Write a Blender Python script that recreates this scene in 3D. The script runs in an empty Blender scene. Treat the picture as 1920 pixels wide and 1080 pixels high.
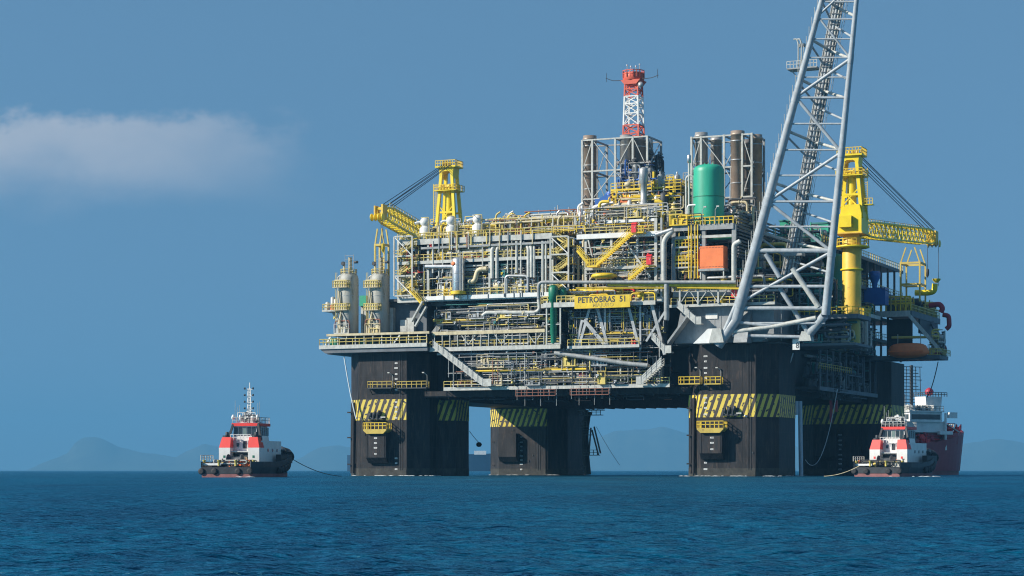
import bpy, math, random
import numpy as np
from mathutils import Vector, Matrix
random.seed(7)
R = math.radians
scene = bpy.context.scene
col = scene.collection
# ---------------------------------------------------------------- camera
CAMH, F, YH = 1.1, 4000.0, 882.0
cam = bpy.data.cameras.new('camera'); camo = bpy.data.objects.new('camera', cam); col.objects.link(camo)
cam.lens = 36*F/1920; cam.sensor_width = 36; cam.clip_start = .5; cam.clip_end = 40000
cam.shift_y = (YH-540)/1920
camo.location = (0, 0, CAMH); camo.rotation_euler = (R(90), 0, 0)
scene.camera = camo
# ---------------------------------------------------------------- world, sun, exposure
SUN_AZ, SUN_EL = R(75), R(29)        # azimuth: degrees to the left of the line from platform to camera
sd = Vector((-math.sin(SUN_AZ)*math.cos(SUN_EL), -math.cos(SUN_AZ)*math.cos(SUN_EL), math.sin(SUN_EL)))
w = bpy.data.worlds.new('World'); scene.world = w; w.use_nodes = True
nt = w.node_tree; nt.nodes.clear()
def nd(nt, t, **k):
    n = nt.nodes.new(t)
    for a, b in k.items(): setattr(n, a, b)
    return n
out = nd(nt, 'ShaderNodeOutputWorld'); bg = nd(nt, 'ShaderNodeBackground'); sky = nd(nt, 'ShaderNodeTexSky')
sky.sky_type = 'NISHITA'; sky.sun_disc = False; sky.sun_elevation = SUN_EL
sky.sun_rotation = math.atan2(sd.x, sd.y)
sky.altitude = 0; sky.air_density = 1.0; sky.dust_density = 0.0; sky.ozone_density = 5.0
tc = nd(nt, 'ShaderNodeTexCoord'); mp = nd(nt, 'ShaderNodeVectorMath', operation='MULTIPLY_ADD'); mp.inputs[1].default_value = (1, 1, .35); mp.inputs[2].default_value = (0, 0, .36)
nt.links.new(tc.outputs['Generated'], mp.inputs[0]); nt.links.new(mp.outputs[0], sky.inputs['Vector'])
# one soft cloud bank low in the sky
sep = nd(nt, 'ShaderNodeSeparateXYZ'); nt.links.new(tc.outputs['Generated'], sep.inputs[0])
def M(op, a, b=None, c=None, clamp=False):
    n = nt.nodes.new('ShaderNodeMath'); n.operation = op; n.use_clamp = clamp
    for i, x in enumerate((a, b, c)):
        if x is None: continue
        if isinstance(x, (int, float)): n.inputs[i].default_value = x
        else: nt.links.new(x, n.inputs[i])
    return n.outputs[0]
ax = M('DIVIDE', sep.outputs[0], sep.outputs[1]); az = M('DIVIDE', sep.outputs[2], sep.outputs[1])
cv = nd(nt, 'ShaderNodeCombineXYZ'); nt.links.new(M('MULTIPLY', ax, .6), cv.inputs[0]); nt.links.new(az, cv.inputs[2])
n1 = nd(nt, 'ShaderNodeTexNoise'); n1.inputs['Scale'].default_value = 27; n1.inputs['Detail'].default_value = 6; n1.inputs['Roughness'].default_value = .58
nt.links.new(cv.outputs[0], n1.inputs['Vector'])
def lin(px): return (px-960)/F
def linz(py): return (YH-py)/F
def sstep(x, a, b):
    n = nt.nodes.new('ShaderNodeMapRange'); n.interpolation_type = 'SMOOTHSTEP'; nt.links.new(x, n.inputs[0])
    n.inputs[1].default_value = a; n.inputs[2].default_value = b; return n.outputs[0]
nz = M('SUBTRACT', n1.outputs['Fac'], .5)
azn = M('MULTIPLY_ADD', nz, .075, az)
top = sstep(azn, linz(205), linz(250))            # crisp top edge
top = M('MULTIPLY', top, 1.0)
axn = M('MULTIPLY_ADD', nz, .11, ax)
bot = sstep(M('MULTIPLY_ADD', nz, .035, az), linz(410), linz(270))
rgt = sstep(axn, lin(660), lin(290))
n2 = nd(nt, 'ShaderNodeTexNoise'); n2.inputs['Scale'].default_value = 14; n2.inputs['Detail'].default_value = 4
nt.links.new(cv.outputs[0], n2.inputs['Vector'])
fr = M('GREATER_THAN', sep.outputs[1], 0)
mask = M('MULTIPLY', M('MULTIPLY', M('MULTIPLY', top, bot), rgt), fr)
mask = M('MULTIPLY', mask, M('MULTIPLY_ADD', n2.outputs['Fac'], 2.2, -.35), clamp=True)
mask = M('MULTIPLY', mask, .5)
tint = nd(nt, 'ShaderNodeMix', data_type='RGBA', blend_type='MULTIPLY'); tint.inputs[0].default_value = 1
tint.inputs['B'].default_value = (1.27, 1.37, 1.15, 1)
nt.links.new(sky.outputs[0], tint.inputs['A'])
mx = nd(nt, 'ShaderNodeMix', data_type='RGBA'); nt.links.new(mask, mx.inputs[0]); nt.links.new(tint.outputs['Result'], mx.inputs['A'])
mx.inputs['B'].default_value = (6.5, 6.2, 6.2, 1)
nt.links.new(mx.outputs['Result'], bg.inputs[0]); bg.inputs[1].default_value = .085
nt.links.new(bg.outputs[0], out.inputs[0])
sl = bpy.data.lights.new('sun', 'SUN'); sl.energy = 5.0; sl.angle = R(.5); sl.color = (1, .93, .82)
so = bpy.data.objects.new('sun', sl); col.objects.link(so); so.rotation_euler = sd.to_track_quat('Z', 'Y').to_euler()
so.location = (-200, 100, 200)
vs = scene.view_settings; vs.view_transform = 'Standard'; vs.look = 'None'; vs.exposure = .52; vs.gamma = 1; vs.use_curve_mapping = False
scene.cycles.max_bounces = 6; scene.cycles.volume_bounces = 0; scene.cycles.use_denoising = True; scene.cycles.filter_width = 1.15
scene.cycles.transparent_max_bounces = 8
# ---------------------------------------------------------------- frames and pixel helpers
TH = R(23.6); C, S = math.cos(TH), math.sin(TH); X0, Y0 = 43.1, 400.0
class Frame:
    def __init__(s, x, y, rot, k=1.0): s.x, s.y, s.rot, s.k = x, y, rot, k
    def loc(s, p):
        c, n = math.cos(s.rot), math.sin(s.rot)
        return (s.x+s.k*(p[0]*c-p[1]*n), s.y+s.k*(p[0]*n+p[1]*c), s.k*p[2])
PF = Frame(X0, Y0, -TH); WF = Frame(0, 0, 0)
def P(px, py, v=-10.0):
    "point of the platform's plane v seen at a pixel of the photo"
    dx, dz = (px-960)/F, (YH-py)/F
    t = (v+X0*S+Y0*C)/(dx*S+C); X = t*dx
    return ((X-X0)*C-(t-Y0)*S, v, CAMH+t*dz)
def U(px, v=-10.0): return P(px, 600, v)[0]
def Z(px, py, v=-10.0): return P(px, py, v)[2]
# ---------------------------------------------------------------- materials
def mat(name, c, rough=.5, metal=0.0, var=.12, rust=0.0, rc=(.10, .045, .02), scale=.6, streak=False, bump=0.0):
    m = bpy.data.materials.new(name); m.use_nodes = True; nt = m.node_tree
    b = nt.nodes['Principled BSDF']; b.inputs['Roughness'].default_value = rough; b.inputs['Metallic'].default_value = metal
    L = nt.links.new
    t = nt.nodes.new('ShaderNodeTexCoord'); mpn = nt.nodes.new('ShaderNodeMapping'); L(t.outputs['Object'], mpn.inputs[0])
    mpn.inputs['Scale'].default_value = (1, 1, .16 if streak else .6)
    n = nt.nodes.new('ShaderNodeTexNoise'); n.inputs['Scale'].default_value = scale; n.inputs['Detail'].default_value = 6; n.inputs['Roughness'].default_value = .65
    L(mpn.outputs[0], n.inputs['Vector'])
    r = nt.nodes.new('ShaderNodeValToRGB'); L(n.outputs['Fac'], r.inputs[0])
    r.color_ramp.elements[0].position = .3; r.color_ramp.elements[1].position = .7
    r.color_ramp.elements[0].color = tuple(x*(1-var) for x in c)+(1,); r.color_ramp.elements[1].color = tuple(min(1, x*(1+var)) for x in c)+(1,)
    last = r.outputs[0]
    if rust:
        n2 = nt.nodes.new('ShaderNodeTexNoise'); n2.inputs['Scale'].default_value = scale*2.3; n2.inputs['Detail'].default_value = 8; n2.inputs['Roughness'].default_value = .7
        L(mpn.outputs[0], n2.inputs['Vector'])
        r2 = nt.nodes.new('ShaderNodeValToRGB'); L(n2.outputs['Fac'], r2.inputs[0])
        e = .72-.28*rust; r2.color_ramp.elements[0].position = e; r2.color_ramp.elements[1].position = e+.12
        x = nt.nodes.new('ShaderNodeMix'); x.data_type = 'RGBA'; L(r2.outputs[0], x.inputs[0]); L(last, x.inputs['A']); x.inputs['B'].default_value = tuple(rc)+(1,)
        last = x.outputs['Result']
    L(last, b.inputs['Base Color'])
    if bump:
        bn = nt.nodes.new('ShaderNodeBump'); bn.inputs['Distance'].default_value = bump; bn.inputs['Strength'].default_value = .6
        L(n.outputs['Fac'], bn.inputs['Height']); L(bn.outputs[0], b.inputs['Normal'])
    return m
MT = dict(
    grey=mat('grey_paint', (.27, .28, .275), .5, 0, .3, .45, scale=1.3), light=mat('pale_grey_paint', (.44, .44, .40), .5, 0, .28, .45, (.17, .12, .08), scale=1.3),
    white=mat('white_paint', (.72, .71, .67), .4, 0, .12, .2, (.4, .33, .24)), cream=mat('cream_paint', (.52, .44, .27), .5, 0, .3, .4, (.24, .13, .06), scale=1.3),
    galv=mat('galvanised_steel', (.40, .40, .39), .42, .45, .3, .25, scale=1.3), silver=mat('silver_cladding', (.52, .52, .52), .34, .75, .2, .1),
    yellow=mat('yellow_paint', (.70, .48, .02), .45, 0, .2, .35, (.22, .11, .03)), yrail=mat('pale_yellow_paint', (.60, .47, .12), .5, 0, .25, .35),
    dark=mat('dark_steel', (.035, .04, .045), .6, 0, .3, .3), mid=mat('blue_grey_paint', (.10, .115, .13), .6, 0, .25, .2),
    hull=mat('black_hull_paint', (.023, .022, .023), .6, 0, .6, .7, (.058, .044, .038), .8, True),
    green=mat('sea_green_paint', (.025, .33, .20), .45, 0, .22, .2, (.05, .24, .15), .5, True), dgreen=mat('dark_green_paint', (.01, .16, .09), .45, 0, .15, .1),
    orange=mat('orange_paint', (.80, .19, .05), .5, 0, .15, .2, (.55, .14, .05)), red=mat('red_paint', (.70, .03, .035), .45, 0, .12, .05),
    brown=mat('heat_browned_steel', (.34, .26, .20), .45, .3, .25, .3, (.10, .06, .05)), rustm=mat('rusty_primer', (.24, .09, .055), .7, 0, .3, .4),
    blue=mat('blue_paint', (.015, .10, .36), .45, 0, .15), teal=mat('teal_paint', (.04, .22, .2), .5, 0, .2, .2), black=mat('black_rubber', (.018, .018, .02), .75, 0, .3),
    rope=mat('pale_rope', (.6, .6, .56), .8, 0, .1), maroon=mat('maroon_hull_paint', (.30, .05, .06), .45, 0, .15, .1), boot=mat('faded_red_antifouling', (.24, .085, .08), .65, 0, .25, .3),
    wire=mat('wire_rope', (.03, .035, .045), .6, .3, .1), navy=mat('navy_hull_paint', (.02, .06, .12), .5, 0, .1), glass=mat('dark_glass', (.03, .045, .05), .08, 0, .2),
    mark=mat('draught_mark_paint', (.7, .7, .68), .6, 0, .1), oyel=mat('ochre_yellow_paint', (.50, .36, .06), .5, 0, .2, .5, (.14, .06, .03)))
MT['silo'] = mat('stained_silo_paint', (.40, .39, .34), .6, 0, .3, .6, (.22, .19, .12), .5, True)
MT['hull2'] = MT['hull']
def grating(c):
    return c
MT['hull'].node_tree.nodes['Principled BSDF'].inputs['Specular IOR Level'].default_value = .2
# ---------------------------------------------------------------- mesh builder
class MB:
    def __init__(s): s.v = []; s.f = []; s.sm = []; s.uv = None
    def add(s, vs, fs, smooth=False):
        b = len(s.v); s.v += [tuple(p) for p in vs]; s.f += [tuple(i+b for i in f) for f in fs]; s.sm += [smooth]*len(fs); return s
    def box(s, a, b):
        x0, y0, z0 = (min(a[i], b[i]) for i in range(3)); x1, y1, z1 = (max(a[i], b[i]) for i in range(3))
        return s.add([(x0, y0, z0), (x1, y0, z0), (x1, y1, z0), (x0, y1, z0), (x0, y0, z1), (x1, y0, z1), (x1, y1, z1), (x0, y1, z1)],
                     [(0, 3, 2, 1), (4, 5, 6, 7), (0, 1, 5, 4), (1, 2, 6, 5), (2, 3, 7, 6), (3, 0, 4, 7)])
    def beam(s, p, q, w, h=None):
        p, q = Vector(p), Vector(q); d = (q-p)
        if d.length < 1e-6: return s
        d.normalize(); up = Vector((0, 0, 1)) if abs(d.z) < .9 else Vector((0, 1, 0))
        a = d.cross(up).normalized()*(w/2); b = a.cross(d).normalized()*((h or w)/2)
        vs = [p-a-b, p+a-b, p+a+b, p-a+b, q-a-b, q+a-b, q+a+b, q-a+b]
        return s.add(vs, [(0, 1, 2, 3), (7, 6, 5, 4), (0, 4, 5, 1), (1, 5, 6, 2), (2, 6, 7, 3), (3, 7, 4, 0)])
    def tube(s, p, q, r, n=8, r2=None):
        p, q = Vector(p), Vector(q); d = q-p
        if d.length < 1e-6: return s
        d.normalize(); up = Vector((0, 0, 1)) if abs(d.z) < .9 else Vector((0, 1, 0))
        a = d.cross(up).normalized(); b = a.cross(d).normalized(); r2 = r if r2 is None else r2
        vs = []
        for c, rr in ((p, r), (q, r2)):
            for i in range(n):
                t = 2*math.pi*i/n; vs.append(c+a*(rr*math.cos(t))+b*(rr*math.sin(t)))
        s.add(vs, [(i, i+n, (i+1) % n+n, (i+1) % n) for i in range(n)], n > 5)
        s.add(vs, [tuple(range(n)), tuple(range(2*n-1, n-1, -1))]); return s
    def path(s, pts, r, n=8, bend=None):
        pts = [Vector(p) for p in pts]; bend = bend or 3*r
        if len(pts) > 2:
            o = [pts[0]]
            for i in range(1, len(pts)-1):
                a, b, c = pts[i-1], pts[i], pts[i+1]
                d1, d2 = (a-b), (c-b); k = min(bend, d1.length*.45, d2.length*.45)
                if k < 1e-4: continue
                d1.normalize(); d2.normalize()
                if d1.dot(d2) < -.999: o.append(b); continue
                for t in (0, .25, .5, .75, 1):
                    p1 = b+d1*k*(1-t); p2 = b+d2*k*t; o.append(p1*(1-t)+p2*t)
            o.append(pts[-1]); pts = o
        vs = []; prev = None
        for i, p in enumerate(pts):
            d = (pts[min(i+1, len(pts)-1)]-pts[max(i-1, 0)])
            if d.length < 1e-7: d = Vector((1, 0, 0))
            d.normalize()
            if prev is None:
                up = Vector((0, 0, 1)) if abs(d.z) < .9 else Vector((0, 1, 0)); a = d.cross(up).normalized()
            else:
                a = prev-d*prev.dot(d); a = a.normalized() if a.length > 1e-5 else d.orthogonal().normalized()
            prev = a; b = d.cross(a)
            rr = r[i] if isinstance(r, (list, tuple)) else r
            for j in range(n):
                t = 2*math.pi*j/n; vs.append(p+a*(rr*math.cos(t))+b*(rr*math.sin(t)))
        fs = [(i*n+j, i*n+(j+1) % n, (i+1)*n+(j+1) % n, (i+1)*n+j) for i in range(len(pts)-1) for j in range(n)]
        s.add(vs, fs, n > 5); e = (len(pts)-1)*n
        s.add(vs, [tuple(range(n-1, -1, -1)), tuple(range(e, e+n))]); return s
    def lathe(s, c, prof, n=20, axis=2, sharp=False):
        vs = []
        for r, z in prof:
            for i in range(n):
                t = 2*math.pi*i/n; q = [r*math.cos(t), r*math.sin(t), z]
                if axis == 0: q = [q[2], q[0], q[1]]
                if axis == 1: q = [q[1], q[2], q[0]]
                vs.append((c[0]+q[0], c[1]+q[1], c[2]+q[2]))
        fs = [(k*n+i, k*n+(i+1) % n, (k+1)*n+(i+1) % n, (k+1)*n+i) for k in range(len(prof)-1) for i in range(n)]
        s.add(vs, fs, not sharp); m = (len(prof)-1)*n
        s.add(vs, [tuple(range(n-1, -1, -1)), tuple(range(m, m+n))]); return s
    def prism(s, pts, v0, v1, plane='uz'):
        "extrude an outline given in the u-z (or v-z, u-v) plane"
        n = len(pts)
        f = {'uz': lambda a, b, k: (a, k, b), 'vz': lambda a, b, k: (k, a, b), 'uv': lambda a, b, k: (a, b, k)}[plane]
        vs = [f(a, b, v0) for a, b in pts]+[f(a, b, v1) for a, b in pts]
        return s.add(vs, [tuple(range(n)), tuple(range(2*n-1, n-1, -1))]+[(i, i+n, (i+1) % n+n, (i+1) % n) for i in range(n)])
    def rail(s, pts, h=1.15, r=.045, step=1.6, toe=False):
        for a, b in zip(pts[:-1], pts[1:]):
            a, b = Vector(a), Vector(b); n = max(1, round((b-a).length/step))
            for i in range(n+1):
                p = a.lerp(b, i/n); s.beam(p, p+Vector((0, 0, h)), 2*r)
            for k in (1, .52): s.beam(a+Vector((0, 0, h*k)), b+Vector((0, 0, h*k)), 2*r)
            if toe: s.beam(a+Vector((0, 0, .08)), b+Vector((0, 0, .08)), .03, .16)
        return s
    def stair(s, a, b, w, side=Vector((0, 1, 0)), rails=True, deep=.3):
        "a flight of steps from a (low) to b (high), w wide towards side"
        a, b = Vector(a), Vector(b); sw = Vector(side)*w
        for o in (Vector((0, 0, 0)), sw): s.beam(a+o, b+o, .09, deep)
        n = max(3, int((b-a).length/.42))
        for i in range(n+1):
            p = a.lerp(b, i/n); s.beam(p, p+sw, .28, .05)
        if rails:
            for o in (Vector((0, 0, 0)), sw):
                for h in (1.05, .55): s.beam(a+o+Vector((0, 0, h)), b+o+Vector((0, 0, h)), .08)
                m = max(2, int((b-a).length/1.4))
                for i in range(m+1):
                    p = a.lerp(b, i/m)+o; s.beam(p, p+Vector((0, 0, 1.05)), .07)
        return s
def recalc(me):
    import bmesh
    bm = bmesh.new(); bm.from_mesh(me); bmesh.ops.recalc_face_normals(bm, faces=bm.faces); bm.to_mesh(me); bm.free()
ORG = {}
def tag(o, label=None, cat=None, group=None, kind=None):
    if label: o['label'] = label
    if cat: o['category'] = cat
    if group: o['group'] = group
    if kind: o['kind'] = kind
    return o
def mesh(name, mb, m):
    me = bpy.data.meshes.new(name); me.from_pydata(mb.v, [], mb.f); me.polygons.foreach_set('use_smooth', mb.sm)
    me.materials.append(MT[m] if isinstance(m, str) else m); recalc(me); return me
def thing(name, label, cat, org, fr=PF, group=None):
    o = bpy.data.objects.new(name, None); col.objects.link(o); o.empty_display_size = .5
    o.location = fr.loc(org); o.rotation_euler = (0, 0, fr.rot); o.scale = (fr.k,)*3; tag(o, label, cat, group); ORG[o.name] = Vector(org); return o
def part(root, name, mb, m, label=None):
    "a part of a thing, or a sub-part of a part"
    if not mb.v: return None
    top = root
    while top.parent: top = top.parent
    g = ORG[top.name]; mb.v = [(p[0]-g.x, p[1]-g.y, p[2]-g.z) for p in mb.v]
    o = bpy.data.objects.new(name, mesh(name, mb, m)); col.objects.link(o); o.parent = root
    if label: o['label'] = label
    return o
def solo(name, mb, m, label, cat, org, fr=PF, group=None, kind=None):
    "a thing that is one mesh"
    g = Vector(org); mb.v = [(p[0]-g.x, p[1]-g.y, p[2]-g.z) for p in mb.v]
    o = bpy.data.objects.new(name, mesh(name, mb, m)); col.objects.link(o)
    o.location = fr.loc(org); o.rotation_euler = (0, 0, fr.rot); o.scale = (fr.k,)*3; return tag(o, label, cat, group, kind)
rnd = random.uniform
def pick(ws): return random.choices(list(ws), list(ws.values()))[0]
PAL = dict(galv=24, grey=14, light=18, cream=24, dark=7, yrail=12, yellow=5, teal=3, rustm=8, silver=10, white=5, red=1)
WARM = dict(galv=18, grey=8, light=14, cream=22, yrail=20, yellow=13, rustm=10, silver=8, orange=2, dark=8, white=8, red=2)
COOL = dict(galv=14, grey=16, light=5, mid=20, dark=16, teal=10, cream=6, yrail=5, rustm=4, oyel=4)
def rpipe(root, u0, u1, v0, v1, z0, z1, pal, rmax=.3):
    r = random.choice((.07, .09, .12, .12, .16, .2, .26, .34)); r = min(r, rmax)
    p = [rnd(u0, u1), rnd(v0, v1), rnd(z0, z1)]; pts = [tuple(p)]; last = None
    lim = ((u0, u1), (v0, v1), (z0, z1))
    for _ in range(random.randint(2, 5)):
        ax_ = random.choice([a for a in (0, 0, 2, 2, 1) if a != last]); lo, hi = lim[ax_]
        L = rnd(.25, .9)*(hi-lo); L = min(L, 11); d = L if p[ax_]+L <= hi else (-L if p[ax_]-L >= lo else 0)
        if abs(d) < 3*r: continue
        if random.random() < .5 and lo <= p[ax_]-d <= hi: d = -d
        p[ax_] += d; pts.append(tuple(p)); last = ax_
    if len(pts) < 2: return
    mb = MB().path(pts, r, 8 if r > .15 else 6)
    if r > .11:                                   # flanges
        for a, b in zip(pts[:-1], pts[1:]):
            a, b = Vector(a), Vector(b); L = (b-a).length; d = (b-a).normalized()
            if L > 3: c = a.lerp(b, .5); mb.tube(c-d*.06, c+d*.06, r*1.55, 8)
    part(root, 'pipe' if r > .13 else 'conduit', mb, pick(pal))
def rvessel(root, u0, u1, v0, v1, z0, z1, pal):
    h = z1-z0; v = rnd(v0+.6, v1-.6) if v1-v0 > 1.4 else (v0+v1)/2
    if random.random() < .5:
        r = rnd(.45, 1.0); hh = rnd(.5, .92)*h; u = rnd(u0+r, u1-r)
        mb = MB().lathe((u, v, z0+.02), [(r*.8, 0), (r*.8, .35), (r, .36), (r, hh-.5*r), (r*.85, hh-.2*r), (r*.5, hh), (.12, hh+.02), (.12, hh+.35)], 14)
        for k in (.3, .65): mb.lathe((u, v, z0+hh*k), [(r*1.05, 0), (r*1.05, .1)], 14)
    else:
        r = min(rnd(.4, .9), h*.3); L = min(rnd(2.2, 5.5), u1-u0-.3); u = rnd(u0, u1-L); zc = z0+rnd(.5, max(.55, h-2*r-.3))+r
        mb = MB().lathe((u, v, zc), [(.1, 0), (r*.6, .08), (r*.9, .3*r+.05), (r, .5*r+.05), (r, L-.5*r), (r*.9, L-.25*r), (r*.6, L-.05), (.1, L)], 14, axis=0)
        for k in (.22, .78): mb.box((u+L*k-.12, v-r*.7, z0), (u+L*k+.12, v+r*.7, zc-r*.5))
        mb.tube((u+L*.5, v, zc+r*.9), (u+L*.5, v, zc+r+.35), .14, 8)
    part(root, 'vessel', mb, pick(pal))
def rskid(root, u0, u1, v0, v1, z0, z1, pal):
    mb = MB(); L = min(rnd(1.2, 3.6), u1-u0); u = rnd(u0, u1-L); v = rnd(v0, max(v0+.01, v1-1.2)); h = min(rnd(.9, 2.8), z1-z0-.2)
    W = min(1.3, v1-v0)
    mb.box((u, v, z0), (u+L, v+W, z0+.2))
    x = u+.1
    while x < u+L-.3:
        ww = rnd(.25, .8); hh = rnd(.4, 1)*h; x1 = min(x+ww, u+L-.05)
        if random.random() < .6: mb.box((x, v+rnd(0, .3), z0+.2), (x1, v+W-rnd(0, .3), z0+hh))
        else: mb.tube(((x+x1)/2, v+W/2, z0+.2), ((x+x1)/2, v+W/2, z0+hh), min(.35, (x1-x)/2), 8)
        x = x1+rnd(.03, .25)
    for a in (u+.05, u+L-.05): mb.beam((a, v, z0+.2), (a, v, z0+h), .1)
    mb.beam((u, v, z0+h), (u+L, v, z0+h), .1)
    part(root, 'machinery_skid', mb, pick(pal))
def lamp(root, u, v, z, h=2.6, d=1):
    mb = MB().path([(u, v, z), (u, v, z+h), (u+.5*d, v-.3, z+h+.55)], .05, 5); mb.box((u+.35*d, v-.42, z+h+.45), (u+.85*d, v-.15, z+h+.68)); part(root, 'lamp_post', mb, 'light')
def rvalve(root, u0, u1, v0, v1, z0, z1, pal):
    u, v, z = rnd(u0, u1), rnd(v0, (v0+v1)/2), rnd(z0, z1); r = rnd(.12, .26); mb = MB().lathe((u, v, z-r), [(r*.5, 0), (r, .05), (r, r*1.3), (r*.4, r*1.5), (r*.35, r*2.6)], 8)
    if random.random() < .5: mb.lathe((u, v-.05, z+r*1.7), [(r*1.3, 0), (r*1.35, .03), (r*1.3, .07)], 10)
    else: mb.box((u-r, v-r*.6, z+r*.8), (u+r*1.6, v+r*.6, z+r*2.2))
    part(root, 'valve', mb, pick(pal))
def skyline(root, u0, u1, v0, v1, z, hmin, hmax, n, pal):
    "tall thin gear standing on the upper deck: vents, ladders, framed vessels, elbows"
    for i in range(n):
        u, v, h = rnd(u0, u1), rnd(v0, v1), rnd(hmin, hmax); k = random.random(); mb = MB(); nm = 'vent_pipe'
        if k < .3:
            r = rnd(.1, .28); mb.path([(u, v, z), (u, v, z+h-.5), (u+rnd(-1.2, 1.2), v, z+h)], r, 8); mb.lathe((u, v, z+h*.5), [(r*1.6, 0), (r*1.6, .12)], 8)
        elif k < .5:
            r = rnd(.45, .95); nm = 'small_vessel'; mb.lathe((u, v, z), [(r*.7, 0), (r*.7, .5), (r, .52), (r, h*.7), (r*.7, h*.8), (.15, h*.84), (.15, h)], 12)
        elif k < .75:
            nm = 'access_frame'; w_ = rnd(.8, 1.8)
            for x in (u, u+w_): mb.beam((x, v, z), (x, v, z+h), .13)
            for q in (.35, .65, 1): mb.beam((u, v, z+h*q), (u+w_, v, z+h*q), .12)
            mb.rail([(u, v-.3, z+h*.6), (u+w_, v-.3, z+h*.6)], 1.1, .045, .6)
        else:
            nm = 'pipe_loop'; r = rnd(.1, .2); w_ = rnd(.8, 3); mb.path([(u, v, z), (u, v, z+h*.8), (u+w_, v, z+h*.8), (u+w_, v, z+h*.1)], r, 8)
        part(root, nm, mb, pick(pal))
def clutter(root, u0, u1, v0, v1, z0, z1, pal=PAL, npipe=10, nves=2, nsk=3, rmax=.3):
    for _ in range(nsk): rskid(root, u0, u1, v0, v1, z0, z1, pal)
    for _ in range(nves): rvessel(root, u0, u1, v0, v1, z0, z1, pal)
    for _ in range(npipe): rpipe(root, u0, u1, v0, v1, z0+.2, z1-.1, pal, rmax)
    for _ in range(npipe//3): rvalve(root, u0, u1, v0, v1, z0+.2, z1-.1, pal)
def tray(root, u0, u1, v, z, m='galv', w=.5):
    mb = MB().box((u0, v, z), (u1, v+w, z+.06)); mb.box((u0, v-.02, z), (u1, v+.04, z+.18))
    for i in range(5): mb.tube((u0+.05, v+.08+i*.08, z+.1), (u1-.05, v+.08+i*.08, z+.1), .035, 5)
    part(root, 'cable_tray', mb, m)
def frame_bay(root, u0, u1, v0, v1, levels, nu, nv=2, m='grey', beam=.9, post=.5, rails=True, dm='mid', brace=(), slabm=None, rm='yrail', back=True, sides=True):
    "decks on posts: levels are deck-top heights"
    us = [u0+(u1-u0)*i/(nu-1) for i in range(nu)]; vv = [v0+(v1-v0)*i/(nv-1) for i in range(nv)]
    for k, z in enumerate(levels):
        bh = beam if k in (0, len(levels)-1) else beam*.55
        part(root, 'deck_plate', MB().box((u0+.15, v0+.15, z-.12), (u1-.15, v1-.15, z)), slabm or dm)
        part(root, 'edge_beam', MB().box((u0, v0, z-bh), (u1, v0+.22, z+.06)), m)
        if sides:
            for uu in (u0, u1): part(root, 'edge_beam', MB().box((uu-.1, v0+.225, z-bh), (uu+.12, v1, z+.05)), m)
        for i in range(int((u1-u0)/2.4)+1):
            x = u0+.3+i*2.4
            if x < u1-.2: part(root, 'joist', MB().box((x-.07, v0+.25, z-bh*.8), (x+.07, v1-.3, z-.125)), dm)
        if rails:
            part(root, 'handrail', MB().rail([(u0, v0+.1, z+.06), (u1, v0+.1, z+.06)], 1.2, .055, 1.4), rm)
            if sides: part(root, 'handrail', MB().rail([(u1, v0+.3, z+.06), (u1, v1, z+.06)]), rm)
    for a, b in zip(levels[:-1], levels[1:]):
        for v in vv:
            for x in us: part(root, 'post', MB().box((x-post/2, v+.24, a), (x+post/2, v+.24+post, b-.13)), m)
    for (ia, la, ib, lb) in brace:
        part(root, 'brace', MB().tube((us[ia], v0+.5, levels[la]), (us[ib], v0+.5, levels[lb]), .17, 8), m)
    if back: part(root, 'bulkhead', MB().box((u0+.4, v1+.3, levels[0]), (u1-.4, v1+.6, levels[-1]-.2)), 'dark')  # dark back sheet, painting the deep shade inside the bays
    return us
MT.update(greyd=mat('plate_grey_paint', (.24, .25, .255), .55, 0, .25, .35), tblack=mat('worn_black_hull_paint', (.022, .024, .028), .5, 0, .3, .2), tred=mat('bright_red_paint', (.78, .05, .035), .45, 0, .08), wglass=mat('greenish_glass', (.16, .22, .2), .1, 0, .2), maroon2=mat('dark_red_paint', (.36, .02, .04), .5, 0, .15), ropew=mat('pale_blue_rope', (.62, .68, .70), .8, 0, .1), caisson=mat('pale_blue_pipe_paint', (.36, .48, .56), .5, 0, .15, .1), lbhull=mat('faded_red_orange_gel', (.92, .19, .04), .5, 0, .12))
MT['boom'] = mat('grey_boom_paint', (.33, .355, .37), .42, 0, .25, .35, (.22, .17, .13), 1.0)
MT['silver2'] = mat('weathered_silver_cladding', (.46, .43, .39), .4, .5, .2, .25, (.2, .15, .12)); MT['brown2'] = mat('dark_heat_stained_steel', (.25, .22, .20), .45, .3, .25, .3, (.08, .06, .05))
MT.update(seam=mat('weld_seam_paint', (.014, .013, .013), .6, 0, .3), weed=mat('waterline_growth', (.034, .032, .026), .8, 0, .6, .5, (.07, .06, .05), 1.2), foamm=mat('sea_foam', (.7, .75, .76), .9, 0, .1))
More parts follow.
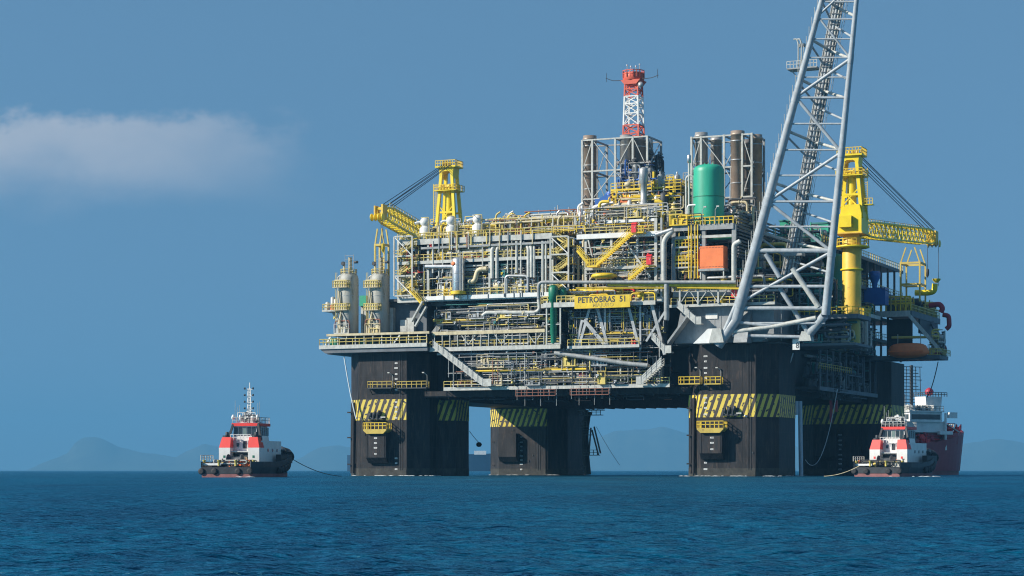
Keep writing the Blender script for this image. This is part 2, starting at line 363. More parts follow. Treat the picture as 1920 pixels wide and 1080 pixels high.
# ================================================================ sea, hills, haze
def build_sea():
    ang = np.concatenate([np.radians(np.linspace(-180, -32, 30))[:-1], np.radians(np.linspace(-32, 32, 520)), np.radians(np.linspace(32, 180, 30))[1:-1]])
    rad = np.concatenate([[1.5], np.geomspace(4, 16, 12)[:-1], np.geomspace(16, 520, 760), np.geomspace(540, 2500, 60), np.geomspace(2700, 16500, 12)])
    A, Rr = np.meshgrid(ang, rad); X = Rr*np.sin(A); Y = Rr*np.cos(A); Zz = np.zeros_like(X)
    rg = np.random.RandomState(3)
    cell = Rr*.0046
    for i in range(64):
        L = 10**rg.uniform(-.75, .3); th = rg.normal(2.6, .75); k = 2*math.pi/L; a = .0042*L**.7
        att = np.clip((L/cell-2.2)/2.5, 0, 1)
        Zz += att*a*np.sin(k*(X*np.cos(th)+Y*np.sin(th))+rg.uniform(0, 6.28))
    Zz *= np.clip((2500-Rr)/2000, 0, 1)
    Zz = np.minimum(Zz, .55)
    nr, na = X.shape
    vs = np.stack([X.ravel(), Y.ravel(), Zz.ravel()], 1)
    i = np.arange(nr-1)[:, None]*na; j = np.arange(na)[None, :]; jn = (j+1) % na
    fs = np.stack([i+j, i+na+j, i+na+jn, i+jn], -1).reshape(-1, 4)
    c = len(vs); vs = np.vstack([vs, [[0, 0, 0]]])
    me = bpy.data.meshes.new('sea'); fl = fs[:, ::-1].tolist()+[(c, (q+1) % na, q) for q in range(na)]
    me.from_pydata(vs.tolist(), [], fl); me.polygons.foreach_set('use_smooth', [True]*len(me.polygons))
    m = bpy.data.materials.new('sea_water'); m.use_nodes = True; nt = m.node_tree; b = nt.nodes['Principled BSDF']; L = nt.links.new
    b.inputs['Roughness'].default_value = .30; b.inputs['IOR'].default_value = 1.33; b.inputs['Specular IOR Level'].default_value = .36; b.inputs['Specular Tint'].default_value = (.35, .8, 1, 1)
    t = nt.nodes.new('ShaderNodeTexCoord')
    prev = None
    for sc, dist, sx in ((.5, .8, .5), (2.2, .34, .5), (7, .11, .6), (.06, 1.6, .5)):
        mp_ = nt.nodes.new('ShaderNodeMapping'); mp_.inputs['Scale'].default_value = (sx, 1, 1); mp_.inputs['Rotation'].default_value = (0, 0, .15); L(t.outputs['Object'], mp_.inputs[0])
        n = nt.nodes.new('ShaderNodeTexNoise'); n.inputs['Scale'].default_value = sc; n.inputs['Detail'].default_value = 4; L(mp_.outputs[0], n.inputs['Vector'])
        bu = nt.nodes.new('ShaderNodeBump'); bu.inputs['Strength'].default_value = 1; bu.inputs['Distance'].default_value = dist; L(n.outputs['Fac'], bu.inputs['Height'])
        if prev: L(prev, bu.inputs['Normal'])
        prev = bu.outputs[0]
    L(prev, b.inputs['Normal'])
    # light and dark of wave facets painted into the water colour, plus wind patches
    mp_ = nt.nodes.new('ShaderNodeMapping'); mp_.inputs['Scale'].default_value = (.8, .8, 1); L(t.outputs['Object'], mp_.inputs[0])
    n = nt.nodes.new('ShaderNodeTexNoise'); n.inputs['Scale'].default_value = 2.4; n.inputs['Detail'].default_value = 8; n.inputs['Roughness'].default_value = .75; L(mp_.outputs[0], n.inputs['Vector'])
    mq = nt.nodes.new('ShaderNodeMapping'); mq.inputs['Scale'].default_value = (.5, .12, 1); L(t.outputs['Object'], mq.inputs[0]); nq = nt.nodes.new('ShaderNodeTexNoise'); nq.inputs['Scale'].default_value = .22; nq.inputs['Detail'].default_value = 5; L(mq.outputs[0], nq.inputs['Vector'])
    ad = nt.nodes.new('ShaderNodeMath'); ad.operation = 'MULTIPLY_ADD'; L(nq.outputs['Fac'], ad.inputs[0]); ad.inputs[1].default_value = .55; ad.inputs[2].default_value = -.275; a2 = nt.nodes.new('ShaderNodeMath'); L(ad.outputs[0], a2.inputs[0]); L(n.outputs['Fac'], a2.inputs[1])
    r = nt.nodes.new('ShaderNodeValToRGB'); L(a2.outputs[0], r.inputs[0]); r.color_ramp.elements[0].position = .40; r.color_ramp.elements[1].position = .62
    r.color_ramp.elements[0].color = (.0, .016, .045, 1); r.color_ramp.elements[1].color = (.0, .085, .155, 1)
    df = nt.nodes.new('ShaderNodeBsdfDiffuse'); gl = nt.nodes.new('ShaderNodeBsdfGlossy'); fz = nt.nodes.new('ShaderNodeFresnel'); ms = nt.nodes.new('ShaderNodeMixShader')
    gl.inputs['Roughness'].default_value = .28; gl.inputs['Color'].default_value = (.27, .66, .84, 1); fz.inputs['IOR'].default_value = 1.33  # reflection tinted blue to stand in for the higher, deeper sky
    for q in (df, gl, fz): L(prev, q.inputs['Normal'])
    L(r.outputs[0], df.inputs['Color']); L(fz.outputs[0], ms.inputs[0]); L(df.outputs[0], ms.inputs[1]); L(gl.outputs[0], ms.inputs[2])
    L(ms.outputs[0], nt.nodes['Material Output'].inputs['Surface']); nt.nodes.remove(b)
    me.materials.append(m); o = bpy.data.objects.new('sea', me); col.objects.link(o)
    tag(o, 'blue rippled sea', None, None, 'structure')
build_sea()
def hills(name, pts, dist, depth, seed, label):
    rg = random.Random(seed); xs = [p[0] for p in pts]; vs = []; fs = []; n = 300; rows = 9
    for k in range(rows):
        t = k/(rows-1); d = dist+depth*t; prof = math.sin(math.pi*min(1, t*1.0+.0)) if t < .5 else math.cos(math.pi*(t-.5))
        for i in range(n+1):
            px = xs[0]+(xs[-1]-xs[0])*i/n
            py = float(np.interp(px, xs, [p[1] for p in pts])); nz_ = sum(math.sin(i*f_+seed*f_*3)*a_ for f_, a_ in ((.11, 6), (.23, 4), (.47, 2.5), (.9, 1))); h = (YH-py)/F*(dist+depth*.5)*(1+nz_*.012)+(1.5*rg.uniform(-1, 1) if 0 < i < n else 0)
            vs.append(((px-960)/F*d, d, -1+max(0, h+1)*prof*(1+rg.uniform(-.05, .05)*(t not in (0, 1, .5)))))
    for k in range(rows-1):
        for i in range(n): a = k*(n+1)+i; fs.append((a, a+1, a+n+2, a+n+1))
    mb = MB().add(vs, fs, True)
    m = mat('hillside', (.06, .075, .05), .9, 0, .4, 0, scale=.01)
    o = bpy.data.objects.new(name, mesh(name, mb, m)); col.objects.link(o); tag(o, label, None, None, 'structure')
hills('hills', [(50, 882), (80, 868), (110, 856), (128, 848), (140, 832), (160, 822), (180, 818), (200, 824), (222, 834), (250, 842), (290, 846), (330, 858), (355, 846), (380, 835), (410, 840), (450, 860), (500, 872), (560, 860), (600, 836), (640, 828), (700, 836), (760, 848), (860, 860), (950, 850), (1020, 846), (1090, 828), (1150, 815), (1190, 806), (1230, 804), (1280, 814), (1340, 828), (1450, 835), (1560, 842), (1640, 840), (1720, 842), (1790, 832), (1850, 822), (1900, 828), (1990, 840), (2100, 878)], 15200, 1100, 5, 'low mountains faint in the haze along the horizon')
hz = MB().box((-9000, -300, -9), (9000, 16800, 420))
hm = bpy.data.materials.new('haze_air'); hm.use_nodes = True; ht = hm.node_tree; ht.nodes.clear()
ho = ht.nodes.new('ShaderNodeOutputMaterial'); hv = ht.nodes.new('ShaderNodeVolumePrincipled'); ht.links.new(hv.outputs[0], ho.inputs['Volume'])
hv.inputs['Color'].default_value = (.15, .44, .72, 1); hv.inputs['Density'].default_value = 1.2e-4; hv.inputs['Anisotropy'].default_value = .0
hz_o = bpy.data.objects.new('haze', mesh('haze', hz, hm)); col.objects.link(hz_o); tag(hz_o, 'thin blue sea haze', None, None, 'stuff')
# ================================================================ platform hull
SP = 71.6; HW = 8.75; TOPZ = 24.3
COLS = [(-SP+.5, 0), (.05, 0), (-SP, SP), (2.7, SP)]
def rsq(cu, cw, h, r, n=7):
    k = 3.5+(h-HW)*.42; pts = [(cu-h+a, cw-h+b) for a, b in ((0, k), (.25, k-.3), (k-.3, .25), (k, 0))]
    return pts+[(cu+h-a, cw-h+b) for a, b in ((k, 0), (k-.3, .25), (.25, k-.3), (0, k))]+[(cu+h-a, cw+h-b) for a, b in ((0, k), (.25, k-.3), (k-.3, .25), (k, 0))]+[(cu-h+a, cw+h-b) for a, b in ((k, 0), (k-.3, .25), (.25, k-.3), (0, k))]
    pts = []
    for (sx, sy, a0) in ((-1, -1, 180), (1, -1, 270), (1, 1, 0), (-1, 1, 90)):
        for i in range(n+1):
            a = R(a0+90*i/n); pts.append((cu+sx*(h-r)+r*math.cos(a), cw+sy*(h-r)+r*math.sin(a)))
    return pts
def ring(mb, pts, z0, z1, cap=True, steps=1):
    n = len(pts); vs = [(a, b, z0+(z1-z0)*k/steps) for k in range(steps+1) for a, b in pts]
    mb.add(vs, [(k*n+i, k*n+(i+1) % n, (k+1)*n+(i+1) % n, (k+1)*n+i) for k in range(steps) for i in range(n)], False)
    if cap: mb.add(vs, [tuple(range(n-1, -1, -1)), tuple(range(steps*n, steps*n+n))])
    return mb
sm_ = bpy.data.materials.new('hazard_stripe_paint'); sm_.use_nodes = True
def stripes():
    nt = sm_.node_tree; b = nt.nodes['Principled BSDF']; b.inputs['Roughness'].default_value = .55; L = nt.links.new
    uv = nt.nodes.new('ShaderNodeUVMap'); se = nt.nodes.new('ShaderNodeSeparateXYZ'); L(uv.outputs[0], se.inputs[0])
    def M2(op, a, b_=None, c=None):
        n = nt.nodes.new('ShaderNodeMath'); n.operation = op
        for i, x in enumerate((a, b_, c)):
            if x is None: continue
            if isinstance(x, (int, float)): n.inputs[i].default_value = x
            else: L(x, n.inputs[i])
        return n.outputs[0]
    s = M2('MULTIPLY_ADD', se.outputs[1], -.36, se.outputs[0])
    no = nt.nodes.new('ShaderNodeTexNoise'); no.inputs['Scale'].default_value = 1.3; no.inputs['Detail'].default_value = 7; L(uv.outputs[0], no.inputs['Vector'])
    s = M2('ADD', s, M2('MULTIPLY', M2('SUBTRACT', no.outputs['Fac'], .5), .12))
    k = M2('GREATER_THAN', M2('FRACT', M2('DIVIDE', s, 1.3)), .48)
    wear = M2('LESS_THAN', no.outputs['Fac'], .60); k = M2('MULTIPLY', k, wear)
    mx_ = nt.nodes.new('ShaderNodeMix'); mx_.data_type = 'RGBA'; L(k, mx_.inputs[0]); mx_.inputs['A'].default_value = (.045, .035, .03, 1)
    r = nt.nodes.new('ShaderNodeValToRGB'); L(no.outputs['Fac'], r.inputs[0]); r.color_ramp.elements[0].color = (.72, .50, .03, 1); r.color_ramp.elements[1].color = (.60, .50, .10, 1)
    L(r.outputs[0], mx_.inputs['B']); L(mx_.outputs['Result'], b.inputs['Base Color'])
stripes()
def band(root, cu, cw, z0, z1, ph=0.0, off=.045, hb=8.75, umax=1e9):
    pts = rsq(cu, cw, hb+off, 2.4+off); n = len(pts); per = [0]
    for i in range(n): a, b = pts[i], pts[(i+1) % n]; per.append(per[-1]+math.dist(a, b))
    g = ORG['semisubmersible_hull']; vs = []; fs = []
    for i in range(n+1): a = pts[i % n]; vs += [(a[0]-g.x, a[1]-g.y, z0), (a[0]-g.x, a[1]-g.y, z1)]
    keep = [i for i in range(n) if max(pts[i][0], pts[(i+1) % n][0]) <= umax and (umax > 1e8 or min(pts[i][1], pts[(i+1) % n][1]) < cw)]
    for i in keep: fs.append((2*i, 2*i+2, 2*i+3, 2*i+1))
    us_v = sorted({j for f in fs for j in f}); rm = {j: k for k, j in enumerate(us_v)}; vs = [vs[j] for j in us_v]; fs = [tuple(rm[j] for j in f) for f in fs]
    me = bpy.data.meshes.new('hazard_band'); me.from_pydata(vs, [], fs); uvl = me.uv_layers.new(name='UVMap')
    for p in me.polygons:
        i = keep[p.index]; q = [(per[i]+ph, 0), (per[i+1]+ph, 0), (per[i+1]+ph, z1-z0), (per[i]+ph, z1-z0)]
        for l, c in zip(p.loop_indices, q): uvl.data[l].uv = c
    me.materials.append(sm_); o = bpy.data.objects.new('hazard_band', me); col.objects.link(o); o.parent = root; return o
hull = thing('semisubmersible_hull', 'black four-column hull of the oil platform with yellow hazard bands', 'oil platform', (0, 0, 0))
def digits(root, u, v, z0, z1, step=.95, flip=1):
    z = z0; i = 0; rg = random.Random(int(u*7)+3)
    while z < z1:                                   # worn draught figures: small strokes
        w_ = rg.uniform(.16, .26)*1.5
        mb = MB(); mb.box((u-w_, v-.025, z), (u+w_, v, z+.09)); mb.box((u-w_, v-.025, z+.18), (u+w_, v, z+.27))
        mb.box((u-w_, v-.025, z+.09), (u-w_+.1, v, z+.18)); 
        if i % 2: mb.box((u+w_-.1, v-.025, z+.09), (u+w_, v, z+.18))
        part(root, 'draught_mark', mb, 'mark'); z += step*(1 if i % 3 else 1.25); i += 1
    return mb
for ci, (cu, cw) in enumerate(COLS):
    HB = HW if ci < 2 else (9.6 if ci == 2 else 9.9)
    c = part(hull, 'column', ring(MB(), rsq(cu, cw, HB, 2.4), -8, TOPZ, steps=1), 'hull', ['column at the end under the two silos', 'column under the grey lattice boom', 'rear column behind the gap with the buoy', 'rear column behind the supply ship'][ci])
    band(c, cu, cw, (11.0, 10.9, 11.1, 11.0)[ci]-.35*0, 15.1, ci*.37, hb=HB, umax=(cu+5.4, 1e9, cu+6.4, 1e9)[ci])
    # weld seams and vertical fender pipes
    for z in (3.2, 5.6, 8.1, 17.2, 19.6, 21.9): part(c, 'weld_seam', ring(MB(), rsq(cu, cw, HB+.03, 2.43), z, z+.05, False), 'seam')
    part(c, 'growth_band', ring(MB(), rsq(cu, cw, HB+.03, 2.4), -1, 1.5, False), 'weed')
    for k in range(5): x = cu-HB+3.8+k*(2*HB-7.2)/4; part(c, 'weld_seam', MB().box((x-.03, cw-HB-.03, 1.2), (x+.03, cw-HB+.01, TOPZ-.2)), 'seam')
    for k in (.45, 1.15):
        pu = cu-HW+k+.7; part(c, 'fender_pipe', MB().tube((pu, cw-HW+2.0-k*1.0, .5 if ci < 2 else 0), (pu, cw-HW+2.3-k*1.0, 14.5), .32, 10), 'hull')
    for zz in (2.2, 7.5, 12.5): part(c, 'pipe_bracket', MB().box((cu-HW+.5, cw-HW+.8, zz), (cu-HW+1.9, cw-HW+3.0, zz+.25)), 'hull')
    for k in range(9): x = cu-5+rnd(0, 10); z = rnd(1.8, 22); part(c, 'pad_eye', MB().box((x-.12, cw-HB-.16, z), (x+.12, cw-HB-.03, z+rnd(.2, .5))), random.choice(('hull', 'dark', 'seam')))
    lx_ = cu+3.9; part(c, 'ladder', MB().beam((lx_, cw-HB-.15, 1.2), (lx_, cw-HB-.15, 23.8), .06).beam((lx_+.45, cw-HB-.15, 1.2), (lx_+.45, cw-HB-.15, 23.8), .06), 'dark')
    # fairlead housing with its little platform
    if ci < 2:
        bu = P((712, 1338)[ci], 800, -HW)[0]; w2 = 2.15
        zt = Z((712, 1338)[ci], (808, 806)[ci], -HW-1.5); zb = Z(700, 858 if ci == 0 else 852, -HW-1.5)
        part(c, 'fairlead_housing', MB().prism([(-HW-1.7, zt), (-HW-1.7, zb), (-HW-.7, zb-1.1), (-HW+.1, zb-1.1), (-HW+.1, zt)], bu-w2, bu+w2, 'vz'), 'hull')
        for a in (-w2+.3, w2-.3): part(c, 'rib', MB().box((bu+a-.07, -HW-1.78, zb), (bu+a+.07, -HW-1.7, zt)), 'hull')
        mb = MB().prism([(bu-2.5, zt+.35), (bu+2.6, zt+.35), (bu+2.6, zt+.1), (bu+1.9, zt-.55), (bu-1.8, zt-.55), (bu-2.5, zt+.1)], -HW-2.3, -HW+.1)
        pf_ = part(c, 'inspection_platform', mb, 'oyel')
        mb = MB().rail([(bu-2.5, -HW-.1, zt+.35), (bu-2.5, -HW-2.25, zt+.35), (bu+2.6, -HW-2.25, zt+.35), (bu+2.6, -HW-.1, zt+.35)], 1.25, .06, .8); part(pf_, 'handrail', mb, 'yellow')
        digits(c, bu+(-.05 if ci == 0 else .25), -HW-1.71, zb+.6, zt-.7)
        mu = P((743, 1323)[ci], 850, -HW)[0]; digits(c, mu, -HW-.035, 1.2, 4.2); digits(c, mu, -HW-.035, 16.8, 22.8) ; digits(c, mu, -HW-.06, 11.3, 14.6)
        # chain fairlead machinery at the foot of the band
        fu = P((697, 1360)[ci], 780, -HW)[0]; fz = Z(700, 778, -HW); mb = MB()
        for k in range(3): mb.lathe((fu+k*.9, -HW-.6, fz+.2*k), [(.25, 0), (.5, .02), (.5, .3), (.25, .32)], 12, axis=0); mb.box((fu+k*.9-.3, -HW-.9, fz-.7), (fu+k*.9-.1, -HW+.05, fz+.5))
        mb.box((fu-.6, -HW-.7, fz-.9), (fu+2.6, -HW+.05, fz-.6)); part(c, 'chain_stopper', mb, 'dark')
        part(c, 'fitting', MB().box((fu+2.2, -HW-.5, fz-.6), (fu+3.2, -HW-.02, fz-.35)), 'light'); part(c, 'fitting', MB().box((fu-.2, -HW-.75, fz-.55), (fu+.2, -HW-.7, fz+.1)), 'light')
        # walkway boxes above the band; the end column's shade painted in darker colours
        for (a, b) in (((690, 735), (745, 800)), ((1273, 1313), (1322, 1352)))[ci]:
            ua, ub = P(a, 715, -HW-1)[0], P(b, 715, -HW-1)[0]; zz = Z(a, 727 if ci == 0 else 719, -HW-1)
            wv = -HW-1.2; mb = MB().box((ua, wv, zz-.22), (ub, -HW+.4, zz)); 
            wk = part(c, 'walkway', mb, 'oyel' if ci else 'dark')
            part(wk, 'handrail', MB().rail([(ua, -HW, zz), (ua, wv+.05, zz), (ub, wv+.05, zz), (ub, -HW, zz)], 1.2, .055, 1.0), 'yellow' if ci else 'oyel')
            for x in (ua+.4, ub-.4): part(wk, 'bracket', MB().beam((x, -HW, zz-1.3), (x, wv+.15, zz-.2), .12), 'dark')
            mb = MB().path([(ub-.3, -HW-.2, zz), (ub-.3, -HW-.2, zz+2.4), (ub-.9, -HW-.5, zz+2.9)], .05, 5); mb.box((ub-1.2, -HW-.65, zz+2.8), (ub-.75, -HW-.4, zz+3.0)); part(wk, 'lamp_post', mb, 'light')
    else:
        bu = cu-3; mb = MB().prism([(cw-HB-1.7, 9.5), (cw-HB-1.7, 4.2), (cw-HB-.7, 3.1), (cw-HB+.1, 3.1), (cw-HB+.1, 9.5)], bu-2.2, bu+2.2, 'vz'); part(c, 'fairlead_housing', mb, 'hull')
        digits(c, cu-.2, cw-HB-.04, 1.2, 9.5)
c0 = [o for o in hull.children if o.get('label', '').startswith('column at the end')][0]; su = P(870, 800, 4)[0]-5.0
sp_ = part(c0, 'side_sponson', ring(MB(), rsq(su, 3.2, 5.0, 2), -8, TOPZ-.02), 'hull')
part(c0, 'growth_band', ring(MB(), rsq(su, 3.2, 5.03, 2), -1, 1.5, False), 'weed'); band(c0, su, 3.2, 11.0, 15.1, .4, hb=5.0, umax=su+5.2)
for z in (5.6, 17.2, 21.9): part(c0, 'weld_seam', ring(MB(), rsq(su, 3.2, 5.03, 2), z, z+.05, False), 'seam')
# deck box and its underside
BZ0, BZ1 = 15.4, 16.6
part(hull, 'deck_box', MB().box((-SP+HW-1, -6.5, BZ0), (-HW+1, SP+6, BZ1)), 'hull')
part(hull, 'deck_box', MB().box((-HW+1.2, HW-1, BZ0+.02), (HW-1.5, SP-HW+1, BZ1-.02)), 'hull')
part(hull, 'deck_box', MB().box((-SP-HW+1, HW-1, BZ0+.02), (-SP+HW-1.2, SP-HW+1, BZ1-.02)), 'hull')
for i in range(22): x = -SP+HW+i*2.5; part(hull, 'bottom_girder', MB().box((x, -6.4, BZ0-.35), (x+.15, SP, BZ0-.002)), 'hull')
for i in range(18): clutter(hull, -62+i*2.9, -62+i*2.9+6, -7.0, -2, BZ0-1.3, BZ0-.1, dict(dark=5, rustm=1), 2, 0, 0, .1) if i % 2 == 0 else None
# dark sheets inside each storey of the upper hull, painting its deep shade
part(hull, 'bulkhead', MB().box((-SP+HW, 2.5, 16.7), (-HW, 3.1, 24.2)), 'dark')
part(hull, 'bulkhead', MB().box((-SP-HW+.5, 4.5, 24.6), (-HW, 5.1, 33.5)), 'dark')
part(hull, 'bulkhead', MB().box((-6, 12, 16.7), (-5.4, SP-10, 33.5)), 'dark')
part(hull, 'deck_plate', MB().box((-SP-HW-4, -7, 24.32), (HW+1, SP+HW, 24.6)), 'dark')
# level 0 walkway strip along the front, z 17
ULA, ULB = U(832, -9), U(1255, -9)
Z0 = Z(1000, 724, -9)
def walkway(nm, lab, ua, ub, va, vb, z, m='light', th=.6, railm='yrail', org=None, posts=True):
    t = thing(nm, lab, 'walkway', (ua, va, z))
    part(t, 'deck_plate', MB().box((ua, va+.18, z-.15), (ub, vb, z)), 'mid'); part(t, 'edge_beam', MB().box((ua-.05, va, z-th), (ub+.05, va+.17, z+.06)), m)
    part(t, 'handrail', MB().rail([(ua, va+.1, z), (ub, va+.1, z)], 1.2, .05, 1.5), railm)
    n = int((ub-ua)/3)
    for i in range(n+1): x = ua+(ub-ua)*i/max(1, n); part(t, 'joist', MB().box((x-.08, va+.18, z-th), (x+.08, vb, z-.16)), 'dark')
    return t
w0 = walkway('lower_walkway', 'long pale walkway along the bottom of the front face between the black columns', ULA, ULB, -9, -6.3, Z0)
clutter(w0, ULA+6, ULB-1, -6.2, 0, Z0, Z0+6.8, dict(dark=10, mid=10, grey=8, light=5, cream=3, galv=8, rustm=4), 26, 4, 12, .25)
for i in range(12):
    x = ULA+2+i*(ULB-ULA-4)/11; part(w0, 'hanger', MB().box((x-.1, -8.9, Z0), (x+.1, -8.7, 24.3)), 'grey' if i % 3 else 'light')
for (a, b, y) in ((840, 1040, 700), (880, 1180, 690), (1100, 1240, 705), (860, 1030, 678)):
    part(w0, 'cross_beam', MB().beam(P(a, y, -7.5), (U(b, -7.5), -7.5, Z(a, y, -7.5)), .18), 'grey')
for (px, w_, hh, m) in ((985, 2.4, 3.4, 'light'), (945, 2.2, 3.2, 'grey'), (1032, 2.2, 3.6, 'cream'), (1076, 2.1, 3.4, 'light'), (1010, 1.0, 2.2, 'yrail')):
    x = U(px, -6); part(w0, 'switchgear_cabinet', MB().box((x-w_/2, -6.2, Z0), (x+w_/2, -5.2, Z0+hh)), m)
x = U(1092, -8.2); part(w0, 'red_drum', MB().lathe((x, -7.6, Z0), [(.9, 0), (.95, .1), (.95, 1.1), (.9, 1.2), (.9, 1.3), (.95, 1.4), (.95, 2.2), (.7, 2.4)], 14), 'red')
for px in (862, 884): x = U(px, -8.2); part(w0, 'winch', MB().lathe((x-.7, -8.0, Z0+.8), [(.8, 0), (.8, .12), (.4, .14), (.4, 1.1), (.8, 1.12), (.8, 1.25)], 14, axis=0), 'rustm')
# scaffold cradles hung under the walkway
for gi, (a, b, y) in enumerate(((968, 1042, 742), (1070, 1142, 740))):
    ua, ub = U(a, -9.6), U(b, -9.6); z = Z(a, y, -9.6); t = thing('scaffold_cradle', ['rusty work cradle hung under the walkway nearer the buoy', 'rusty work cradle hung under the walkway nearer the red drum'][gi], 'cradle', (ua, -9.6, z), group='work cradles hung under the front walkway')
    part(t, 'deck_plate', MB().box((ua, -9.9, z-.12), (ub, -8.6, z)), 'rustm'); part(t, 'handrail', MB().rail([(ua, -9.85, z), (ub, -9.85, z)], 1.1, .045, 1.2), 'rustm')
    mb = MB()
    for i in range(6): x = ua+(ub-ua)*i/5; mb.beam((x, -9.2, z-2.0 if i % 2 else z-.8), (x, -9.2, Z0), .07)
    part(t, 'hanger', mb, 'grey')
# level 1 (z 24.8) : end platform with taper, and long walkway
def endplat():
    ua, ub = U(598, -11), U(700, -11); uc = U(800, -11); z = 25.9
    t = thing('end_platform', 'cantilevered platform with sloping underside carrying the two silos', 'platform', (ua, -11, z))
    part(t, 'edge_beam', MB().box((ua, -11, z-.75), (uc, -10.8, z)), 'light')
    part(t, 'soffit', MB().prism([(ua+.1, z-.76), (uc, z-.76), (uc, 24.35), (-SP-HW-.5, 24.35), (-SP-HW-2.5, z-1.6)], -10.7, 14), 'mid')
    part(t, 'deck_plate', MB().box((ua, -10.79, z-.2), (uc, 14, z-.02)), 'mid')
    part(t, 'handrail', MB().rail([(ua+.1, 10, z), (ua+.1, -10.9, z), (uc, -10.9, z)], 1.2, .055, 1.5), 'yrail')
    z2 = Z(660, 627, -11); 
    part(t, 'upper_beam', MB().box((U(612, -11), -11, z2-.25), (uc+.5, -10.6, z2+.2)), 'cream')
    part(t, 'upper_deck', MB().box((U(612, -11), -10.59, z2-.12), (uc, 6, z2+.1)), 'mid')
    for i in range(12):
        x = U(616, -11)+i*1.95
        part(t, 'post', MB().box((x-.09, -10.8, z), (x+.09, -10.62, z2-.26)), 'light')
    part(t, 'brace', MB().beam(P(611, 647, -10.7), P(622, 628, -10.7), .3), 'white')
    part(t, 'brace', MB().beam(P(735, 648, -10.7), P(750, 628, -10.7), .25), 'white')
    for px in (624, 632, 682, 700, 716): x = U(px, -8); part(t, 'green_tank', MB().lathe((x, -8, z), [(.7, 0), (.75, .1), (.75, 1.3), (.5, 1.6)], 12), 'dgreen')
    clutter(t, U(622, -9), uc-1, -9.5, -4, z, z2-.4, dict(dark=6, mid=6, grey=4, light=3, dgreen=2), 12, 3, 6, .15)
    part(t, 'bulkhead', MB().box((ua+3, -1, z), (uc, -.6, z2-.2)), 'mid')
    # side balcony high on the end
    zb = Z(607, 582, -8); ub0, ub1 = U(606, -8), U(640, -8)
    bal = part(t, 'balcony', MB().box((ub0, -8.5, zb-.3), (ub1, -4, zb)), 'light'); part(bal, 'handrail', MB().rail([(ub0+.1, -4, zb), (ub0+.1, -8.4, zb), (ub1, -8.4, zb)], 1.2, .05, .9), 'yrail')
    mb = MB().beam((ub0+1.5, -7, zb-.3), (ub1-.5, -7, zb-3.5), .25); mb.beam((ub0+.8, -5, zb-.3), (ub1-.5, -5, zb-3.5), .2); part(bal, 'bracket', mb, 'light')
    for px, h in ((612, 1.6), (622, 2.6), (628, 2.2)): x = U(px, -7); part(bal, 'vessel', MB().lathe((x, -6.5, zb), [(.4, 0), (.45, .1), (.45, h), (.2, h+.2)], 10), 'light')
    part(bal, 'crate', MB().box((U(620, -8), -8.2, zb), (U(630, -8), -7.2, zb+1)), 'orange')
    return t
ep = endplat()
w1 = walkway('middle_walkway', 'long walkway with pale edge beam halfway up the open truss storey', U(806), U(1050), -10, -6, Z(930, 649), 'light', .75)
zz = Z(930, 622); 
part(w1, 'pipe_support', MB().box((U(812), -10.2, zz-.35), (U(1022), -9.8, zz+.3)), 'cream')
for i in range(15):
    x = U(815)+i*(U(1020)-U(815))/14; part(w1, 'hanger', MB().box((x-.07, -10.1, Z(930, 648)), (x+.07, -9.95, zz-.36)), 'light')
for px in (878, 940, 1002):
    for d in (-1.6, 1.6): part(w1, 'brace', MB().beam((U(px), -9.9, Z(930, 645)), (U(px)+d, -9.9, zz-.3), .16), 'light')
clutter(w1, U(810), U(1040), -9, -2, Z(930, 649), zz, dict(mid=8, dark=8, grey=5, light=4, galv=6, cream=3, teal=2), 26, 4, 10, .2)
lw = walkway('truss_walkway', 'walkway under the yellow name board with red box on it', U(1066), U(1200), -10.6, -6.5, Z(1150, 647, -10.6), 'light', .5)
clutter(lw, U(1070), U(1195), -9.8, -4, Z(1150, 647), Z(1150, 647)+3, dict(mid=8, dark=8, grey=5, yellow=2, galv=6, yrail=3), 14, 2, 8, .2)
part(lw, 'red_box', MB().box((U(1184), -10.3, Z(1184, 646)), (U(1192), -9.5, Z(1184, 638))), 'red')
# big truss of storey 2 (z 25..33)
trus = thing('deck_truss', 'heavy grey triangular truss bracing behind the walkways on the front face', 'truss', (-40, -5, 24.6))
def bm(a, b, v, w_, m='mid'): part(trus, 'brace', MB().beam(P(*a, v), P(*b, v), w_), m)
for px in range(800, 1260, 56): bm((px, 560), (px, 650), -3, .8)
for px in range(800, 1020, 112): bm((px+4, 640), (px+52, 575), -4, 1.0, 'grey'); bm((px+108, 640), (px+60, 575), -4, 1.0, 'grey')
bm((800, 570), (1250, 562), -3.2, .9); bm((800, 648), (1250, 642), -3.2, .9)
for a, b, w_ in (((1085, 655), (1107, 575), .5), ((1140, 648), (1120, 575), .55), ((1096, 600), (1138, 650), .7), ((1198, 648), (1180, 578), .55), ((1135, 650), (1135, 575), .35), ((1201, 575), (1201, 655), .35), ((1247, 665), (1222, 568), .6), ((1212, 640), (1250, 580), .4), ((1080, 655), (1092, 600), .45)):
    bm(a, b, -9.6, w_, 'galv')
zt = Z(1150, 625, -4); part(trus, 'exchanger_shell', MB().lathe((U(1130, -4), -4, Z(1150, 628, -4)), [(.2, 0), (1.1, .5), (1.3, 1), (1.3, 8.5), (1.1, 9), (.2, 9.4)], 20, axis=0), 'silver')
clutter(trus, U(1060, -3), U(1250, -3), -8, 1, 26, 32, dict(mid=8, dark=10, grey=5, galv=6, yellow=2, oyel=2), 30, 3, 5, .3)
clutter(trus, U(810, -3), U(1040, -3), -8, 1, 29, 33.2, dict(mid=8, dark=10, grey=6, galv=8, light=3), 30, 1, 3, .3)
# ================================================================ topside modules
ZL2 = Z(920, 552); ZM = Z(920, 484); ZU = Z(915, 443)        # left module: main deck, mezzanine, upper deck
